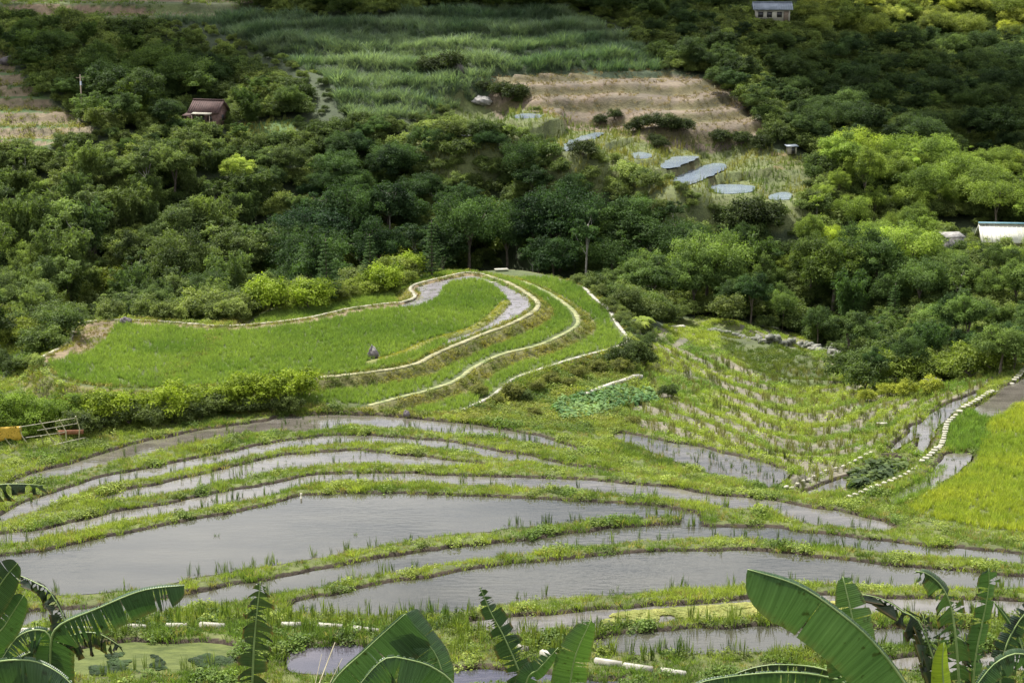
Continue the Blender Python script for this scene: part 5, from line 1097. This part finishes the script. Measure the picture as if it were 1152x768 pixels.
def leaf(parent, pts, wA, wB, mat=None, tear=.3, dA=.25, dB=.25, seed=1, label=None, Yd=(17, 17), gap=.012, prof=.55, sag=0.0, rib=.016, tip=.5, jag=.10):
    """pts: pixels from the base to the tip; wA/wB blade width in metres to the left/right of that direction; dA/dB how far each half tilts away"""
    rs = random.Random(seed); n = 72; m = len(pts)
    W3 = [at_y(u, v, Yd[0] + (Yd[1] - Yd[0]) * i / (m - 1)) for i, (u, v) in enumerate(pts)]
    P = smooth([tuple(w) for w in W3], False, 1e9); 
    # resample evenly through a Catmull-Rom
    Q = []
    for i in range(m - 1):
        a, b_, c, d = [np.array(W3[max(0, min(m - 1, i + k))]) for k in (-1, 0, 1, 2)]
        for k in range(24):
            tt = k / 24; Q.append(.5 * (2 * b_ + (c - a) * tt + (2 * a - 5 * b_ + 4 * c - d) * tt * tt + (3 * b_ - a - 3 * c + d) * tt ** 3))
    Q.append(np.array(W3[-1])); Q = np.array(Q); sl = np.concatenate([[0], np.cumsum(np.linalg.norm(np.diff(Q, axis=0), axis=1))]); tot = sl[-1]
    ss = np.linspace(0, 1, n + 1); MID = np.stack([np.interp(ss * tot, sl, Q[:, j]) for j in range(3)], 1); org = MID[0].copy()
    T = np.gradient(MID, axis=0); T /= np.linalg.norm(T, axis=1, keepdims=True)
    view = np.array([0, cp, -sp]); V = []; Fq = []; colr = []
    for side, wmax, dep in ((1, wA, dA), (-1, wB, dB)):
        if abs(wmax) < .01: continue
        i = 0
        while i < n:
            ln = max(1, int(rs.expovariate(1 / (n * (.5 if tear < .15 else .18 / max(tear, .05) * .12)))) + 1); j = min(n, i + ln); 
            if tear < .02: j = n
            twist = rs.uniform(-1, 1) * tear * .9; short = 1 - rs.random() * tear * .45; lean = rs.uniform(-.05, .28) * (0.3 + tear); drop = rs.random() * tear * (2.0 if tear > .7 else 1); twist *= 1.5 if tear > .7 else 1
            rows_ = []
            nw = 5
            for k in range(i, j + 1):
                s = ss[k]; w = math.sin(math.pi * min(1, (s * (1 - .0) * .93 + .07)) ** prof) if s < 1 else 0
                w = (min(1, (s / .12 + .15)) ** .6) * (max(0, 1 - ((s - tip) / (1.001 - tip)) ** 2.4) ** .5 if s > tip else 1)
                w *= abs(wmax) * short; g = gap * (1 if tear > .02 else 0)
                perp = np.cross(T[k], view); perp /= np.linalg.norm(perp); perp *= side * (1 if wmax > 0 else -1)
                perp = -perp if False else perp
                row = []
                for q_ in range(nw + 1):
                    f = q_ / nw; edge_in = (1 if k == i else -1 if k == j else 0) * g * f * (1 + 2 * tear)
                    ang = dep + twist * f * .6
                    o_ = perp * math.cos(ang) * w * f + view * math.sin(ang) * w * f + T[k] * (lean * w * f * f + edge_in) + np.array([0, 0, -1]) * (sag * w * f * f + drop * w * f * f * .5)
                    o_ = o_ - view * .10 * w * math.sin(f * math.pi) * .5
                    jj = (rs.random() - .5) * jag * w * (q_ == nw) * tear
                    row.append(len(V)); V.append(MID[k] + o_ + perp * jj - org); colr.append((s, f, min(1, max(0, f - .86) * 9 * (tear + .15) * rs.random() + (tear > .7) * .12 * rs.random())))
                rows_.append(row)
            for r0_, r1_ in zip(rows_[:-1], rows_[1:]):
                for q_ in range(nw): Fq.append([r0_[q_], r0_[q_ + 1], r1_[q_ + 1], r1_[q_]])
            i = j
    o = link('leaf', mesh_np('leaf', V, np.array(Fq), [mat or M_ban], True, color=np.array(colr)), parent, Vector(org) - parent.location)
    if label: o['label'] = label
    mbr = MB(); mbr.tube([tuple(p_ - org - view * .006) for p_ in MID[::3]], rib, rib * .25, 6); mbr.build('midrib', M_rib, o, True)
    return o
def banana(u, Yb, top_px, label, r=.13):
    tpv = at_y(top_px[0], top_px[1], Yb); bx_, by_ = tpv.x + .1, Yb + .15; bz_ = float(gh(bx_, by_)); o = thing('banana_plant', label, 'banana plant', (bx_, by_, bz_))
    pt = [(0, 0, -.2), (0, 0, (tpv.z - bz_) * .5), (tpv.x - bx_, tpv.y - by_, tpv.z - bz_)]; MB().tube(pt, r, r * .5, 12).build('pseudostem', M_stem, o, True); return o
a = banana(60, 17, (58, 790), 'banana plant at lower left with one long leaf reaching right')
leaf(a, [(58,790),(57,730),(66,704),(110,684),(160,664),(208,658)], .07, .27, M_ban, .28, 1.0, .15, 3, Yd=(17, 16.2), tip=.72, sag=.1)
leaf(a, [(40,800),(-10,735),(8,700),(27,669)], .20, .18, M_ban, .12, .3, .3, 5, Yd=(17, 16.6))
leaf(a, [(-40,770),(-25,700),(2,655),(20,633)], .22, .20, M_band, .05, .25, .25, 6, Yd=(17, 16.2))
leaf(a, [(-60,790),(-20,750),(30,742),(66,756),(95,785)], .04, .30, M_ban, .35, .5, .1, 8, Yd=(16.5, 15.8))
leaf(a, [(60,800),(74,712),(58,668),(40,655),(20,646)], .17, .03, M_band, .95, .2, .6, 9, Yd=(17.2, 17.6), gap=.03)
leaf(a, [(58,790),(62,730),(82,714),(110,712),(138,728)], .04, .17, M_band, .9, .5, .2, 10, Yd=(17.2, 17), gap=.02)
leaf(a, [(60,790),(58,722),(44,708),(20,716),(0,744)], .26, .05, M_ban, .3, .15, .6, 11, Yd=(17, 16.8))
leaf(a, [(80,800),(70,740),(45,730),(10,748),(-30,790)], .24, .05, M_band, .5, .2, .6, 12, Yd=(17.2, 17))
a = banana(-60, 14.5, (-95, 700), 'banana plant just beyond the left edge whose torn leaf tip hangs in')
leaf(a, [(-95,700),(-90,600),(-60,556),(-10,546),(22,544),(52,546)], .02, .16, M_band, .85, .4, .1, 14, Yd=(14.5, 14.5), gap=.035, rib=.01)
a = banana(283, 18, (284, 830), 'banana shoot with a single upright ladder-torn leaf')
leaf(a, [(284,830),(284,770),(287,710),(293,654)], .23, .24, M_band, .8, .35, .35, 21, Yd=(18, 17.6), gap=.014, tip=.55, rib=.02)
a = banana(430, 16, (440, 860), 'banana plant with two leaves folded like a tent')
leaf(a, [(345,850),(372,772),(412,730),(456,690)], .03, .42, M_banw, .16, .5, .25, 31, gap=.004, Yd=(16.4, 16), tip=.96, rib=.014, sag=.1)
leaf(a, [(470,850),(496,775),(493,742),(475,715),(456,690)], .30, .15, M_banw, .15, .2, .5, 33, gap=.004, Yd=(16, 16.1), tip=.96, rib=.014)
leaf(a, [(560,850),(515,775),(490,752),(462,742),(432,741),(400,775)], .30, .03, M_ban, .45, .1, .6, 35, Yd=(15.6, 15.4), tip=.8, rib=.014)
a = banana(585, 17, (596, 850), 'banana shoot with a narrow dark twisted leaf')
leaf(a, [(598,850),(590,775),(570,722),(552,688),(540,660)], .20, .20, M_band, .6, .7, .5, 41, Yd=(17, 16.8), gap=.01, tip=.35)
a = banana(630, 16.5, (628, 850), 'banana plant with a bright green notched leaf')
leaf(a, [(628,850),(641,770),(648,735),(665,697)], .22, .20, M_bang, .22, .25, .35, 45, Yd=(16.5, 16.3), tip=.45)
leaf(a, [(580,850),(592,768),(606,752),(628,728)], .13, .13, M_ban, .2, .3, .5, 47, Yd=(16.6, 16.4), tip=.5)
a = banana(1000, 15, (1040, 860), 'banana plant with the broadest smooth leaf leaning left')
leaf(a, [(1060,850),(1022,775),(982,722),(935,682),(895,657),(841,640)], .42, .05, M_banw, .13, .2, .9, 51, gap=.003, Yd=(15, 14.6), tip=.80, rib=.018, label='broad smooth pale green banana leaf')
leaf(a, [(985,850),(972,770),(960,701),(948,648)], .17, .24, M_bang, .25, .3, .2, 53, Yd=(15.6, 15.8), tip=.6, rib=.02)
leaf(a, [(1010,850),(985,790),(965,745),(950,700)], .34, .08, M_ban, .3, .2, .5, 54, Yd=(15.2, 15.1), tip=.5)
leaf(a, [(1000,860),(960,778),(925,760),(870,756),(800,764),(770,775)], .26, .03, M_ban, .35, .2, .8, 56, Yd=(15.5, 15.2), tip=.8)
leaf(a, [(990,850),(955,772),(925,752),(880,747),(850,750),(820,760)], .22, .03, M_band, .8, .2, .8, 57, Yd=(16, 16.2), tip=.8)
a = banana(1080, 16, (1082, 860), 'ragged banana plant at lower right with shredded leaves')
leaf(a, [(1082,850),(1079,770),(1073,700),(1063,665),(1045,646),(1030,642)], .20, .17, M_ban, .8, .4, .6, 61, Yd=(16, 15.8), gap=.022, rib=.02)
leaf(a, [(1082,850),(1040,712),(1016,688),(994,674),(970,668)], .16, .02, M_band, .97, .15, .6, 62, Yd=(16.4, 16.8), gap=.05)
leaf(a, [(1090,850),(1096,750),(1105,700),(1112,662),(1112,639)], .12, .15, M_ban, .5, .3, .6, 63, Yd=(16.2, 16.0), tip=.92, gap=.02)
leaf(a, [(1088,850),(1058,770),(1045,725),(1038,690)], .15, .18, M_band, .9, .5, .5, 64, Yd=(16.4, 16.6), gap=.02)
leaf(a, [(1088,850),(1100,780),(1098,735),(1070,712)], .2, .15, M_band, .85, .5, .5, 65, Yd=(16.5, 16.7), gap=.02)
leaf(a, [(1070,850),(1062,775),(1060,745),(1062,722)], .16, .15, M_bany, .02, .7, .7, 66, Yd=(15.6, 15.5), tip=.1, label='young yellow-green rolled leaf')
a = banana(1150, 15.5, (1175, 860), 'banana plant at the right edge with drooping dark leaves')
leaf(a, [(1175,850),(1130,790),(1128,740),(1145,700),(1172,670)], .14, .22, M_band, .4, .3, .3, 71, Yd=(15.5, 15.6))
leaf(a, [(1165,850),(1175,760),(1150,735),(1120,745),(1095,775)], .22, .06, M_ban, .3, .2, .5, 72, Yd=(15.4, 15.2))
leaf(a, [(1175,850),(1150,730),(1136,700),(1118,676)], .04, .04, M_ban, .4, .3, .3, 73, Yd=(15.6, 15.6))
M_dry = solid_mat('dry_stick', (.20, .17, .10), (.38, .34, .22), 3)
# leaning dry sticks beside the dark puddle
p = at_y(352, 775, 60); b0 = gnd(352, 785); o = thing('stick_tripod', 'leaning dry bamboo sticks in front of the dark puddle', 'sticks', b0)
for q, w in (((377, 722), .045), ((362, 735), .02), ((385, 740), .02)):
    e = at_y(q[0], q[1], b0.y + 1.5) - b0; MB().tube([(0 if q[0] == 377 else (q[0] - 365) * .02, 0, -.1), tuple(e)], w * .8, w * .5, 6).build('pole', M_dry, o, True)

# ------------------------------------------------------------------ clouds whose shadows lie on the far hillsides
M_cloud, t, out = new_mat('cloud'); l = t.links.new
df = nd(t, 'ShaderNodeBsdfDiffuse'); df.inputs['Color'].default_value = (.9, .9, .9, 1); tr = nd(t, 'ShaderNodeBsdfTranslucent'); tr.inputs['Color'].default_value = (.9, .9, .9, 1); ms = nd(t, 'ShaderNodeMixShader', Fac=.5)
l(df.outputs[0], ms.inputs[1]); l(tr.outputs[0], ms.inputs[2]); l(ms.outputs[0], out.inputs['Surface'])
HC = 420.0
def cloud(blobs, seed, label):
    rs = np.random.default_rng(seed); Vs, Fs = [], []; off = 0; n_ = 10
    for (sx_, sy_, rx_, ry_) in blobs:
        cx = sx_ + sdir.x / sdir.z * (HC - 10); cy = sy_ + sdir.y / sdir.z * (HC - 10)
        for j in range(12):
            a = rs.uniform(0, 6.28); q = math.sqrt(rs.random()) * .8; c = (cx + math.cos(a) * q * rx_, cy + math.sin(a) * q * ry_, HC + rs.uniform(0, 14)); r = rs.uniform(.3, .5)
            V = []
            for i in range(n_ + 1):
                ph = math.pi * i / n_
                for k in range(2 * n_):
                    th = math.pi * k / n_; b_ = 1 + .15 * math.sin(5 * th + j) * math.sin(ph * 3); V.append((c[0] + math.sin(ph) * math.cos(th) * r * rx_ * b_, c[1] + math.sin(ph) * math.sin(th) * r * ry_ * b_, c[2] + math.cos(ph) * 16 * b_))
            m_ = 2 * n_; Fs.append(np.array([[i * m_ + k, (i + 1) * m_ + k, (i + 1) * m_ + (k + 1) % m_, i * m_ + (k + 1) % m_] for i in range(n_) for k in range(m_)]) + off); Vs.append(np.array(V)); off += len(V)
    o = link('cloud', mesh_np('cloud', np.concatenate(Vs), np.concatenate(Fs), [M_cloud], True)); kind(o, 'structure')
cloud([(-80, 290, 42, 24), (-15, 316, 60, 20), (40, 322, 40, 18), (68, 300, 26, 22), (-40, 340, 90, 22)], 1, '')
cloud([(78, 296, 30, 24), (98, 292, 22, 18), (60, 318, 30, 14)], 2, '')
